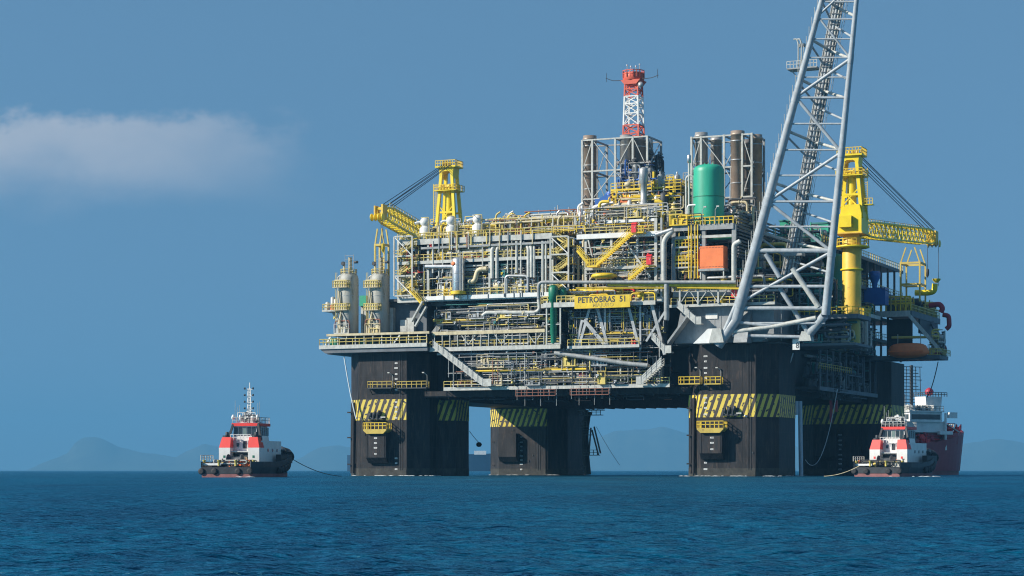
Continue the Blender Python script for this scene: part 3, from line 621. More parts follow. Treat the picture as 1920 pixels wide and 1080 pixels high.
# ---- left process module
uA, uB = U(800), U(1030)
lm = thing('process_module', 'grey process module under the row of white scrubber tops, packed with pipes', 'process module', (uA, -10, ZL2))
us = frame_bay(lm, U(745), uB+.5, -10, 3, [ZL2, ZM, ZU], 6, 2, 'light', 1.0, .4)
part(lm, 'edge_beam', MB().box((uA, -10.3, ZL2-.75), (uB, -10.02, ZL2+.02)), 'white')
part(lm, 'edge_beam', MB().box((U(790), -10.2, Z(915, 462)), (uB, -9.9, Z(915, 458))), 'grey')
clutter(lm, uA, uB, -8.5, 2, ZL2, ZM-.8, PAL, 52, 9, 10, .34)
clutter(lm, uA, uB, -8.5, 2, ZM, ZU-1, dict(galv=10, grey=8, dark=10, cream=8, yrail=6, mid=8), 34, 3, 8, .25)
clutter(lm, U(745), uA, -9.5, 2, ZL2, ZU-1, PAL, 26, 3, 6, .25)
# bent riser pair groups
def riser(rt, px, y0, y1, r, m='light', dx=0, v=-9.9, nm='riser_pipe', foot=None):
    a = P(px, y0, v); b = P(px, y1, v); pts = [a, b]
    if dx: pts = [(a[0], v, a[2]), (a[0], v, b[2]-.9), (a[0]+dx, v+.9, b[2])]
    if foot: pts = [(a[0]+foot, v+.3, a[2])]+pts
    part(rt, nm, MB().path(pts, r, 12), m)
for px, dx in ((923, .9), (932, .95), (929-8, 1.0)): riser(lm, px, 522, 456, .34 if px > 922 else .2, 'light', dx)
for px, dx in ((991, -.95), (997, -1.0), (1002, -.5)): riser(lm, px, 520, 456, .36 if px < 1000 else .22, 'light', dx)
for px, r in ((969, .28), (977, .14), (952, .12), (960, .1), (1018, .3), (1024, .22), (905, .14), (812, .22), (830, .15), (846, .1)): riser(lm, px, 550 if px in (1018, 1024) else 512, 452, r, 'light')
riser(lm, 950, 550, 517, .28, 'light'); part(lm, 'pipe', MB().path([P(948, 550), P(948, 517), P(990, 517), P(990, 545)], .26, 10), 'galv')
part(lm, 'pipe', MB().path([P(878, 528), P(890, 528), P(896, 505), P(913, 504)], .48, 12), 'cream')
part(lm, 'pipe', MB().path([P(798, 500), P(855, 500)], .42, 14), 'silver'); part(lm, 'pipe', MB().path([P(808, 520, -9), P(808, 502, -9)], .3, 12), 'galv')
for i, px in enumerate(range(960, 1000, 9)): part(lm, 'ribbed_duct', MB().box(P(px, 548, -8.6), (U(px+7, -8.6), -7, Z(px, 519, -8.6))), 'light')
for i in range(16): x = rnd(uA+.4, uB-.4); part(lm, 'beam_clip', MB().box((x-.06, -10.4, ZL2-.8+(i % 3)*.12), (x+.06, -10.31, ZL2+.1)), 'dark' if i % 4 else 'cream')
for i in range(17): x = rnd(uA+.6, uB-.6); part(lm, 'stub_pipe', MB().box((x-.09, -10.3, ZU-1.5-(i % 4)*.4), (x+.09, -10.12, ZU+.4+(i % 3)*.4)), random.choice(('cream', 'rustm', 'yrail', 'grey', 'light')))
# vertical clad vessel on the main deck
clutter(lm, uA, uB, -9.6, -7.5, ZL2, ZM-.8, dict(galv=6, light=6, cream=6, yrail=5, rustm=3, orange=1, dark=4), 30, 2, 9, .16)
clutter(lm, uA, uB, -9.6, -7.5, ZM, ZU-1, dict(galv=6, light=6, cream=8, yrail=8, rustm=3, dark=4), 26, 1, 8, .16)
for y in (452, 470, 478, 495, 505): tray(lm, uA, uB, -8.8, Z(915, y), 'galv')
v = thing('clad_vessel', 'shiny silver vertical vessel with a red patch beside the bent grey pipes', 'vessel', P(859, 546, -10.6))
u0, _, z0 = P(859, 546, -10.6); z1 = Z(859, 482, -10.6); h = z1-z0
part(v, 'shell', MB().lathe((u0, -10.4, z0), [(1.25, 0), (1.3, .1), (1.3, h-.6), (1.1, h-.2), (.5, h)], 24), 'silver')
for k in (.25, .5, .75): part(v, 'band', MB().lathe((u0, -10.4, z0+h*k), [(1.34, 0), (1.34, .12)], 24), 'galv')
part(v, 'manhole', MB().lathe((u0-.5, -11.75, z0+h*.8), [(.1, 0), (.42, .02), (.42, .3), (.42, .4)], 14, axis=1), 'orange')
part(v, 'skirt', MB().lathe((u0, -10.4, z0-.6), [(1.5, 0), (1.5, .58)], 20), 'yellow')
part(v, 'ladder', MB().beam((u0+.9, -11.6, z0), (u0+.9, -11.6, z1+1), .1).beam((u0+1.3, -11.4, z0), (u0+1.3, -11.4, z1+1), .1), 'light')
# ---- end stair tower with scaffold
def stair_tower(nm, lab, pa, pb, y0, y1, n, v0=-10.8, v1=-8.2, m='light', sm2='yrail'):
    a, b = U(pa, v0), U(pb, v0); za, zb = Z(pa, y0, v0), Z(pa, y1, v0); t = thing(nm, lab, 'stair tower', (a, v0, za))
    for x in (a, b):
        for v_ in (v0, v1): part(t, 'post', MB().box((x-.14, v_-.14, za), (x+.14, v_+.14, zb)), m)
    H = (zb-za)/n
    for k in range(n+1):
        z = za+k*H
        for v_ in (v0, v1): part(t, 'cross_beam', MB().box((a+.142, v_-.1, z-.14), (b-.142, v_+.1, z+.14)), m)
        if k < n:
            part(t, 'brace', MB().beam((a, v1, z), (b, v1, z+H), .13), m) if k % 2 else part(t, 'brace', MB().beam((b, v0, z), (a, v0, z+H), .16), 'white')
            fl = MB(); p, q = ((a+.5, v0+.5, z), (b-.6, v0+.5, z+H*.5)), ((b-.6, v0+1.5, z+H*.5), (a+.5, v0+1.5, z+H)); 
            part(t, 'stair_flight', MB().stair(p[0], p[1], .8), sm2); part(t, 'stair_flight', MB().stair(q[0], q[1], .8), sm2)
            part(t, 'landing', MB().box((b-.6, v0+.3, z+H*.5-.1), (b+.7, v1, z+H*.5)), sm2); part(t, 'handrail', MB().rail([(b-.4, v0+.32, z+H*.5), (b+.68, v0+.32, z+H*.5)], 1.1, .05, .6), 'yellow')
            part(t, 'handrail', MB().rail([(a, v0, z), (a+1.4, v0, z)], 1.1, .05, .7), sm2)
    return t
st1 = stair_tower('stair_tower', 'scaffold stair tower at the end of the topsides beside the silos', 739, 773, 555, 444, 3)
st2 = stair_tower('stair_tower', 'scaffold stair tower between the bent pipes and the long yellow stair', 1032, 1066, 545, 444, 3)
clutter(st1, U(738), U(775), -8, -3, Z(750, 555), Z(750, 446), PAL, 22, 1, 4, .2)
# ---- upper row: scrubbers and skyline clutter on the upper deck
top1 = thing('pipe_rack', 'crowded pipe rack in yellow and cream along the upper deck edge', 'pipe rack', (U(790), -9, ZU))
clutter(top1, U(785), U(1095), -8.5, 2, ZU+.1, ZU+3.6, WARM, 92, 14, 26, .26)
clutter(top1, U(900), U(1095), -4, 6, ZU+2.2, ZU+5.4, WARM, 30, 0, 0, .2)
skyline(top1, U(790), U(905), -8, 6, ZU, 2.5, 4.6, 26, WARM)
skyline(top1, U(905), U(1095), -8, 6, ZU, 3.2, 5.6, 130, WARM)
skyline(top1, U(1030), U(1095), -6, 6, ZU, 4.2, 6.4, 16, WARM)
for k, v_ in enumerate((-8, -3, 2)):
    for i in range(16):
        x = U(792)+i*(U(1090)-U(792))/15; part(top1, 'post', MB().box((x-.1, v_, ZU), (x+.1, v_+.2, ZU+3.1+(i % 3)*.4)), 'yrail' if i % 2 else 'light')
    part(top1, 'rack_beam', MB().box((U(900), v_-.03, ZU+3.12), (U(1090), v_+.17, ZU+3.3)), 'cream')
part(top1, 'handrail', MB().rail([(U(785), -9.8, ZU), (U(1095), -9.8, ZU)], 1.2, .055, 1.6), 'yellow')
part(top1, 'handrail', MB().rail([(U(900), 1, ZU+4), (U(1090), 1, ZU+4)], 1.1, .05, 1.6), 'yellow')
for px in (804, 822, 856, 893, 917, 944, 968): lamp(top1, U(px), -9.6, ZU, 3.6 if px in (893, 944) else 2.6, -1 if px % 2 else 1)
for px, dy in ((992, 9), (1010, 14), (1041, 17), (1046, 20), (1055, 12), (1067, 16)): part(top1, 'vent_pipe', MB().tube((U(px, -3), -3, ZU+3), (U(px, -3), -3, ZU+3+dy*.12+.8), .09, 6), 'light')
for px in (842, 868, 905, 925, 934): 
    for k in range(2): part(top1, 'exhaust_pipe', MB().path([(U(px, -5)+k*.5, -5, ZU), (U(px, -5)+k*.5, -5, ZU+2.2), (U(px, -5)+k*.5-.7, -5.4, ZU+3.2)], .17, 8), ('dark', 'white')[k])
for i, px in enumerate((796, 845, 895)):
    x = U(px, -8.6); sc_ = thing('gas_scrubber', ['white bulbous scrubber nearest the crane boom tip', 'white bulbous scrubber directly below the far yellow crane tower', 'white bulbous scrubber farthest along from the crane boom'][i], 'scrubber', (x, -8.6, ZU), group='white scrubbers on the upper deck')
    part(sc_, 'body', MB().lathe((x, -8.3, ZU), [(1.05, 0), (1.1, .1), (1.1, 2.3), (.7, 2.7), (.5, 2.75)], 16), 'white')
    part(sc_, 'dome', MB().lathe((x, -8.3, ZU+2.75), [(.5, 0), (.9, .3), (1.02, .85), (.85, 1.4), (.42, 1.75), (.1, 1.8)], 16), 'white')
    part(sc_, 'spout', MB().path([(x-.5, -8.5, ZU+3.6), (x-1.6, -8.8, ZU+3.5), (x-2.0, -8.9, ZU+3.2)], .24, 8), 'white')
    part(sc_, 'gantry', MB().path([(x+1.1, -8.9, ZU), (x+1.1, -8.9, ZU+4.4), (x-.6, -8.9, ZU+4.4)], .07, 5), 'yrail')
    part(sc_, 'handrail', MB().rail([(x-1.1, -9.3, ZU+.05), (x+1.1, -9.3, ZU+.05)], 1.3, .05, .5), 'yrail')
# ---- right process module
rA, rB = U(1097), U(1243); ZR2 = Z(1150, 560); ZRm = Z(1150, 500); ZRu = Z(1150, 438); ZRt = Z(1180, 411)
rm_ = thing('process_module', 'process module crossed by the long yellow stair, with two red cabinets', 'process module', (rA, -10, ZR2))
frame_bay(rm_, rA, rB, -10, 3, [ZR2, ZRm, ZRu], 4, 2, 'light', .9, .45)
part(rm_, 'edge_beam', MB().box((U(1082), -10.25, ZRu-.8), (rB+.2, -10.02, ZRu+.1)), 'white')
for y in (463, 476, 485, 512): part(rm_, 'cross_beam', MB().box((rA, -9.9, Z(1150, y)), (rB, -9.7, Z(1150, y-2))), 'light' if y != 512 else 'grey')
part(rm_, 'brace', MB().beam(P(1172, 452, -9.9), P(1220, 520, -9.9), .35), 'light'); part(rm_, 'brace', MB().beam(P(1102, 445, -9.9), P(1110, 480, -9.9), .25), 'light')
clutter(rm_, rA, rB, -9, 2, ZR2, ZRm-.6, PAL, 48, 6, 10, .3); clutter(rm_, rA, rB, -9, 2, ZRm, ZRu-.9, dict(galv=12, grey=10, dark=10, light=10, cream=4, mid=8, maroon=2, yrail=5), 40, 4, 8, .3)
part(rm_, 'posts', MB().box((U(1227), -10.1, ZR2), (U(1232), -9.7, ZRt)), 'light', None); part(rm_, 'post', MB().box((U(1238), -10.1, ZR2), (U(1242), -9.7, ZRt)), 'grey')
clutter(rm_, rA, rB, -9.7, -7.5, ZR2, ZRm-.6, PAL, 22, 2, 8, .16); clutter(rm_, rA, rB, -9.7, -7.5, ZRm, ZRu-.9, PAL, 18, 1, 6, .16)
clutter(rm_, U(1062), rA, -9, 0, ZR2, ZRu, PAL, 22, 2, 6, .3)
# stack of yellow pipework above it
t3 = thing('compressor_module', 'tall cluster of yellow pipework and decks below the red and white mast', 'compressor module', (U(1130), -8, ZRu))
zt1, zt2 = ZRt, Z(1190, 352, -6)
part(t3, 'deck_plate', MB().box((U(1136, -9), -9.2, zt1-.15), (U(1234, -9), 4, zt1)), 'mid'); part(t3, 'edge_beam', MB().box((U(1136, -9), -9.4, zt1-.5), (U(1234, -9), -9.21, zt1+.05)), 'white')
part(t3, 'handrail', MB().rail([(U(1136, -9), -9.3, zt1), (U(1280, -9), -9.3, zt1)], 1.2, .055, 1.3), 'yrail')
for px in (1140, 1162, 1187, 1206, 1228): part(t3, 'post', MB().box((U(px)-.18, -9.1, ZRu), (U(px)+.18, -8.8, zt1-.16)), 'light')
clutter(t3, U(1080), U(1245), -9, 0, ZRu+.1, zt1-.4, WARM, 34, 4, 10, .25)
va, vb = U(1146, -5), U(1282, -5)
for zz_ in (Z(1200, 380, -5), Z(1200, 365, -5), zt2):
    part(t3, 'deck_plate', MB().box((va+(0 if zz_ > 55 else 1), -5, zz_-.12), (vb, 3, zz_)), 'mid'); part(t3, 'edge_beam', MB().box((va, -5.2, zz_-.28), (vb-2, -5.01, zz_+.05)), 'yellow'); part(t3, 'handrail', MB().rail([(va, -5.1, zz_), (vb-.5, -5.1, zz_), (vb-.5, 3, zz_)], 1.2, .06, 1.2), 'yellow')
for px in (1148, 1165, 1185, 1205, 1225, 1245, 1262): part(t3, 'post', MB().box((U(px, -5)-.14, -5, zt1), (U(px, -5)+.14, -4.7, zt2)), random.choice(('yellow', 'yrail', 'cream')))
clutter(t3, va, vb, -6, 3, zt1+.1, zt2-.3, WARM, 58, 10, 14, .3)
clutter(t3, U(1232, -5), U(1290, -5), -6, 3, ZRu, zt2-1.6, dict(dark=8, teal=3, grey=5, cream=6, yrail=4, rustm=5, galv=4), 26, 3, 6, .3)
skyline(t3, va+1, vb, -5, 4, zt2, 1.2, 3.2, 24, dict(galv=5, blue=2, grey=4, yellow=3, dark=4, cream=3))
skyline(t3, U(1080), U(1285), -8, 3, ZRu+.1, 3, 6, 36, WARM)
clutter(t3, va, vb, -6.5, -5, zt1+.1, zt2-.3, WARM, 26, 3, 8, .16)
clutter(t3, va+2, vb-1, -5, 4, zt2+.1, zt2+2.2, dict(galv=5, blue=3, grey=4, dark=5, cream=3, yrail=3), 14, 2, 9, .16)
u = U(1207, -7); part(t3, 'silver_column', MB().lathe((u, -7, zt1), [(.62, 0), (.62, 2.5), (.75, 2.6), (.75, 3.4), (.62, 3.5), (.62, 6.8), (.85, 7), (.85, 9.4), (.7, 9.8), (.3, 10)], 16), 'galv')
part(t3, 'white_exchanger', MB().lathe((U(1165, -8), -8, Z(1200, 395, -8)), [(.2, 0), (.62, .3), (.62, 7.6), (.2, 8)], 14, axis=0), 'white')
part(t3, 'orange_cover', MB().box(P(1163, 380, -6), (U(1185, -6), -5, Z(1163, 371, -6))), 'orange')
part(t3, 'pipe', MB().path([P(1242, 415, -8), P(1242, 378, -8), P(1228, 378, -8)], .35, 10), 'yellow'); part(t3, 'pipe', MB().path([P(1124, 412, -8), P(1124, 378, -8), P(1142, 378, -8)], .3, 10), 'yellow')
part(t3, 'pipe', MB().path([P(1112, 402, -7), P(1112, 388, -7), P(1150, 380, -7)], .3, 10), 'white')
for px, y in ((1225, 330), (1240, 336), (1265, 340)): part(t3, 'vent_pipe', MB().tube(P(px, 356, -4), P(px, y, -4), .1, 6), 'yrail')
part(t3, 'crane_post', MB().tube(P(1226, 360, -4), P(1226, 322, -4), .28, 8), 'yellow')
bu_ = thing('blue_cooler', 'blue cooling unit beside the yellow pipework, below the exhaust stacks', 'cooler', P(1115, 384, 2))
a, b = P(1115, 384, 2), P(1150, 362, 2); part(bu_, 'casing', MB().prism([(a[0], a[2]), (b[0], a[2]), (b[0], b[2]), (b[0]-1.2, b[2]), (a[0]+.8, a[2]+1.1), (a[0], a[2]+1.1)], 2, 4.5), 'blue')
part(bu_, 'fan_hood', MB().lathe(((a[0]+b[0])/2+1, 3, b[2]-.6), [(1, 0), (1.1, .4), (.8, .9), (.8, 1)], 14), 'blue')
# ---- yellow stairs
ys = thing('yellow_stair', 'long bright yellow stair climbing to the upper red cabinet', 'stair', P(1110, 498, -11.6))
part(ys, 'stair_flight', MB().stair(P(1118, 497, -12.0), P(1186, 434, -12.0), 1.1, deep=.45), 'yellow')
part(ys, 'stair_flight', MB().stair(P(1102, 494, -12.0), P(1082, 470, -12.0), 1.1, deep=.45), 'yellow')
a, b = P(1100, 498, -12), P(1120, 497, -12); part(ys, 'landing', MB().box((a[0], -12, a[2]-.3), (b[0], -10.3, a[2])), 'yellow'); part(ys, 'handrail', MB().rail([(a[0], -11.95, a[2]), (b[0], -11.95, a[2])], 1.2, .06, .5), 'yellow')
a, b = P(1184, 435, -12), P(1206, 435, -12); part(ys, 'landing', MB().box((a[0], -12, a[2]-.25), (b[0], -10.3, a[2])), 'yellow'); part(ys, 'handrail', MB().rail([(a[0]+1, -11.95, a[2]), (b[0], -11.95, a[2])], 1.1, .055, .5), 'yellow')
ys2 = thing('yellow_stair', 'short yellow stair ending at the lower red cabinet', 'stair', P(1180, 522, -11.6))
part(ys2, 'stair_flight', MB().stair(P(1178, 524, -11.6), P(1208, 498, -11.6), 1.0, deep=.45), 'yellow'); a, b = P(1206, 498, -11.6), P(1226, 498, -11.6); part(ys2, 'landing', MB().box((a[0], -11.6, a[2]-.2), (b[0], -10.3, a[2])), 'yellow')
for i, (px, y0, y1) in enumerate(((1188, 436, 420), (1216, 496, 480))):
    a = P(px-4.5, y0, -12.1); b = P(px+4.5, y1, -12.1); t = thing('fire_cabinet', ['red cabinet at the head of the long yellow stair', 'red cabinet at the head of the short yellow stair'][i], 'cabinet', a, group='red cabinets beside the yellow stairs')
    part(t, 'body', MB().box((a[0], -12.1, a[2]), (b[0], -11.2, b[2])), 'red'); part(t, 'roof', MB().prism([(-12.2, b[2]), (-11.1, b[2]), (-11.65, b[2]+.35)], a[0]-.05, b[0]+.05, 'vz'), 'red'); part(t, 'handle', MB().box((b[0]-.25, -12.16, (a[2]+b[2])/2), (b[0]-.15, -12.1, (a[2]+b[2])/2+.3)), 'light')
# yellow drum and stair at the end, front pipes
t = solo('yellow_drum', MB().lathe((U(1136), -10.9, Z(1136, 522)), [(1.5, -.1), (2.4, .1), (2.5, .35), (2.2, .7), (1.5, .85)], 22), 'yellow', 'flat yellow drum lying on the deck above the name board', 'drum', P(1136, 522, -10.9))
for i, (pts, r, m, lab) in enumerate((
    ([P(1010, 560, -12.4), P(1010, 529, -12.4), P(1380, 529, -12.4)], .32, 'grey', 'thick pale pipe running the length of the front above the name board'),
    ([P(1250, 531, -12.0), P(1250, 596, -12.0), P(1249, 600, -12)], .5, 'grey', 'short thick vertical grey pipe between the name board and the boom foot'),
    ([P(1230, 440, -11.2), P(1240, 437, -11.2), P(1262, 430, -11.2)], .4, 'galv', 'elbow pipe leading into the green tank module'),
    ([P(1245, 528, -11.2), P(1245, 449, -11.2), P(1262, 432, -11)], .5, 'light', 'tall grey pipe beside the green tank module'),
    ([P(1140, 534, -11.8), P(1380, 535, -11.8)], .3, 'yellow', 'upper long yellow pipe running towards the boom'),
    ([P(1080, 540, -11.6), P(1250, 540, -11.6)], .16, 'yellow', 'thin yellow pipe just above the name board'),
    ([P(1270, 539, -11.6), P(1395, 541, -11.6)], .22, 'yellow', 'thin yellow pipe below the orange container'),
    ([P(813, 601, -8.6), P(1035, 598, -8.6)], .3, 'oyel', 'long yellow pipe along the open truss behind the middle walkway'),
    ([P(905, 592, -9.4), P(912, 586, -9.4), P(1005, 586, -9.4), P(1012, 580, -9.4), P(1010, 560, -9.4)], .38, 'light', 'pale pipe with a bend, under the main deck near the green column'),
    ([P(1040, 662, -9.8), P(1100, 670, -9.8), P(1178, 682, -9.8), P(1215, 685, -9.8)], .42, 'grey', 'thick silver pipe sloping under the name board walkway'),
    ([P(890, 696, -9.2), P(1100, 692, -9.2)], .2, 'yellow', 'yellow pipe above the lower walkway'),
    ([P(820, 664, -8.8), P(1000, 663, -8.8)], .25, 'galv', 'thin grey pipe beneath the middle walkway'),
    ([P(1376, 530, -11), P(1376, 458, -11), P(1388, 452, -11)], .45, 'light', 'vertical grey pipe beside the orange container'))):
    solo('pipe_run', MB().path(pts, r, 14), m, lab, 'pipe', pts[0], group='large pipe runs on the front face')
# pipe clutter between name-board level and process module
mid_ = thing('pipe_manifold', 'tangle of pipes and valves on the deck edge behind the name board', 'manifold', (U(1040), -10.4, ZR2-1.6)); zq = Z(1100, 568)
part(mid_, 'edge_beam', MB().box((U(1018), -11.0, zq-.8), (U(1232), -10.7, zq)), 'light'); part(mid_, 'deck_plate', MB().box((U(1018), -10.69, zq-.3), (U(1232), -6, zq-.02)), 'mid')
part(mid_, 'handrail', MB().rail([(U(1018), -10.9, zq), (U(1232), -10.9, zq)], 1.2, .055, 1.3), 'yrail')
clutter(mid_, U(1022), U(1235), -10.3, -6.5, zq, zq+2.9, dict(galv=10, cream=8, light=8, yellow=8, red=2, maroon=2, dark=6, silver=4, yrail=4), 56, 5, 14, .2)
for px in (1117, 1131, 1196, 1218): 
    x = U(px, -10.6); part(mid_, 'yellow_hoop', MB().path([(x-1.2, -10.95, zq), (x-1.2, -10.95, zq+1.4), (x+1.2, -10.95, zq+1.4), (x+1.2, -10.95, zq)], .16, 8, .8), 'yellow')
part(mid_, 'yellow_valve', MB().lathe((U(1200, -10.9), -10.9, zq+.5), [(.2, 0), (.5, .1), (.5, .6), (.3, .7), (.9, .8), (.9, .95)], 12), 'yellow')
# name board
nb = thing('name_board', 'bright yellow name board with dark lettering on the front face', 'sign', P(1078, 579, -12.6)); a, b = P(1077, 579, -12.6), P(1181, 552, -12.6)
part(nb, 'board', MB().box((a[0], -12.6, a[2]), (b[0], -12.35, b[2])), 'yellow')
def text(root, s, size, u, v, z, m, wx=1.0, name='lettering', bold=.012):
    c = bpy.data.curves.new('t', 'FONT'); c.body = s; c.size = size; c.extrude = .012; c.offset = bold; c.align_x = 'CENTER'; c.align_y = 'CENTER'; c.space_character = 1.08
    o = bpy.data.objects.new('t', c); col.objects.link(o); dg = bpy.context.evaluated_depsgraph_get(); dg.update(); me = bpy.data.meshes.new_from_object(o.evaluated_get(dg)); bpy.data.objects.remove(o)
    me.transform(Matrix.Diagonal((wx, 1, 1, 1))); me.transform(Matrix.Rotation(R(90), 4, 'X')); top = root
    while top.parent: top = top.parent
    g = ORG[top.name]; me.transform(Matrix.Translation((u-g.x, v-g.y, z-g.z))); me.materials.clear(); me.materials.append(MT[m])
    q = bpy.data.objects.new(name, me); col.objects.link(q); q.parent = root; return q
cu_ = (a[0]+b[0])/2; hh = b[2]-a[2]
text(nb, 'PETROBRAS  51', 1.5, cu_, -12.62, a[2]+hh*.66, 'dark', (b[0]-a[0])*.87/11.0, bold=.035); text(nb, 'MAJURO', .95, cu_+.2, -12.62, a[2]+hh*.24, 'oyel', 1.1, bold=.02)
for k in (.1, .5, .9): part(nb, 'bracket', MB().box((a[0]+(b[0]-a[0])*k-.1, -12.345, a[2]+.4), (a[0]+(b[0]-a[0])*k+.1, -11.0, a[2]+.6)), 'dark')
# dark green column in its frame
gc = thing('green_column', 'slim dark green vertical column hanging through the deck left of the name board'.replace('left of', 'beside'), 'column vessel', P(1037, 645, -11.6)); u, _, z0 = P(1038, 644, -11.6); z1 = Z(1038, 534, -11.6)
part(gc, 'shell', MB().lathe((u, -11.6, z0), [(.45, 0), (.55, .3), (.55, 1.6), (.66, 1.8), (.66, z1-z0-3.2), (.98, z1-z0-3.0), (.98, z1-z0-.7), (.7, z1-z0-.2), (.25, z1-z0)], 18), 'dgreen')
part(gc, 'shell', MB().lathe((u+1.5, -10.6, z1-2.6), [(.8, 0), (.8, 1.6), (.5, 2.1), (.2, 2.2)], 16), 'dgreen')
for x in (u-1.3, u+1.5): part(gc, 'post', MB().box((x-.13, -12.0, z0-.2), (x+.13, -11.7, z0+8)), 'light')
for z in (z0+3.5, z0-.1): part(gc, 'cross_beam', MB().box((u-1.17, -11.95, z), (u+1.37, -11.75, z+.18)), 'light')
a_, b_ = P(1018, 568, -12.2), P(1078, 568, -12.2); part(gc, 'collar_deck', MB().box((a_[0], -12.2, a_[2]-.9), (b_[0], -11.02, a_[2])), 'light'); part(gc, 'handrail', MB().rail([(a_[0], -12.15, a_[2]), (b_[0], -12.15, a_[2])], 1.2, .055, 1.0), 'yrail')
# ---- silos
for i, (px, pr_) in enumerate(((654, 'end'), (712, 'inner'))):
    u, v_, z0 = P(px, 627, -7); z1 = Z(px, 512, -7); h = z1-z0; r = 1.95
    t = thing('absorber_silo', ['stained grey silo at the very end of the end platform', 'stained grey silo beside the scaffold stair tower'][i], 'silo', (u, v_, z0), group='tall stained silos on the end platform')
    part(t, 'shell', MB().lathe((u, -7, z0), [(r*.96, 0), (r, .1), (r, h-1.2), (r*.9, h-.5), (r*.6, h)], 28), 'silo')
    for k in (.32, .62, .80): part(t, 'hoop', MB().lathe((u, -7, z0+h*k), [(r+.06, 0), (r+.06, .12)], 28), 'light')
    for z, dh in ((z0+h*.75, 1.6), (z0+h*.38, 1.2)): 
        pl = part(t, 'platform', MB().prism([(u-2.3, -9.6), (u+.9, -9.6), (u+1.3, -8.7), (u-2.3, -8.2)], z, z+.14, 'uv'), 'cream'); part(pl, 'handrail', MB().rail([(u-2.25, -8.3, z+.14), (u-2.25, -9.55, z+.14), (u+.85, -9.55, z+.14), (u+1.2, -8.8, z+.14)], 1.2, .06, .55), 'yrail')
        part(pl, 'screen', MB().box((u-1.9, -9.5, z+.14), (u+.6, -9.4, z+dh)), 'cream')
    part(t, 'crown_rail', MB().rail([(u+1.6*math.cos(q), -7+1.6*math.sin(q), z1-.3) for q in [k*math.pi/6 for k in range(13)]], 1.0, .05, .9), 'yrail')
    part(t, 'downcomer', MB().path([(u-.9, -9.1, z0), (u-1.1, -9.1, z0+2.5), (u-.6, -9.1, z0+3.8), (u-1.1, -9.1, z0+h*.7)], .2, 8), 'cream'); part(t, 'downcomer', MB().path([(u+.9, -8.9, z0), (u+.4, -9.0, z0+2.8), (u-.4, -9.1, z0+4.2)], .16, 8), 'light')
    part(t, 'side_pipe', MB().path([(u-2.5, -7, z0), (u-2.5, -7, z1-.8), (u-1.8, -7, z1-.4)], .16, 8), 'light')
    for dx, hh_ in ((-1.0, 2.2), (.3, 3.1)): part(t, 'stack_pipe', MB().path([(u+dx, -7, z1-.3), (u+dx, -7, z1+hh_)], .2+.18*(dx > 0), 10), 'cream')
    part(t, 'hood', MB().lathe((u-1.1, -7.6, z1+1.9), [(.35, 0), (.42, .1), (.42, .5), (.2, .7)], 10, axis=1), 'dark'); part(t, 'hood', MB().lathe((u+1.3, -7.2, z1+2.1), [(.2, 0), (.28, .1), (.28, .8)], 10, axis=0), 'dark')
    mb = MB(); q = (u-.4, u+1.5)
    for x in q: mb.beam((x, -7.8, z1-.2), (x, -7.8, z1+3.6), .07)
    for k in range(5): mb.beam((q[0], -7.8, z1+.4+k*.75), (q[1], -7.8, z1+.4+k*.75), .06)
    part(t, 'top_frame', mb, 'grey'); part(t, 'ladder', MB().beam((u-2.0, -8.9, z0), (u-2.0, -8.9, z1), .07).beam((u-1.6, -9.0, z0), (u-1.6, -9.0, z1), .07), 'yrail')
    clutter(t, u-2.4, u+1.4, -9.4, -8.9, z0, z0+3.2, dict(cream=3, light=2, yrail=2, rustm=1), 5, 0, 2, .12)
g1 = thing('green_skid', 'small sea-green unit standing between the two silos', 'skid unit', P(676, 574, -3)); a, b = P(674, 574, -3), P(686, 554, -3); part(g1, 'casing', MB().box((a[0], -3, a[2]), (b[0], -1, b[2])), 'green'); part(g1, 'leg', MB().box((a[0]+.1, -2.6, Z(676, 627, -3)), (a[0]+.6, -2, a[2])), 'light'); part(g1, 'leg', MB().box((b[0]-.6, -2.6, Z(676, 627, -3)), (b[0]-.1, -2, a[2])), 'light')
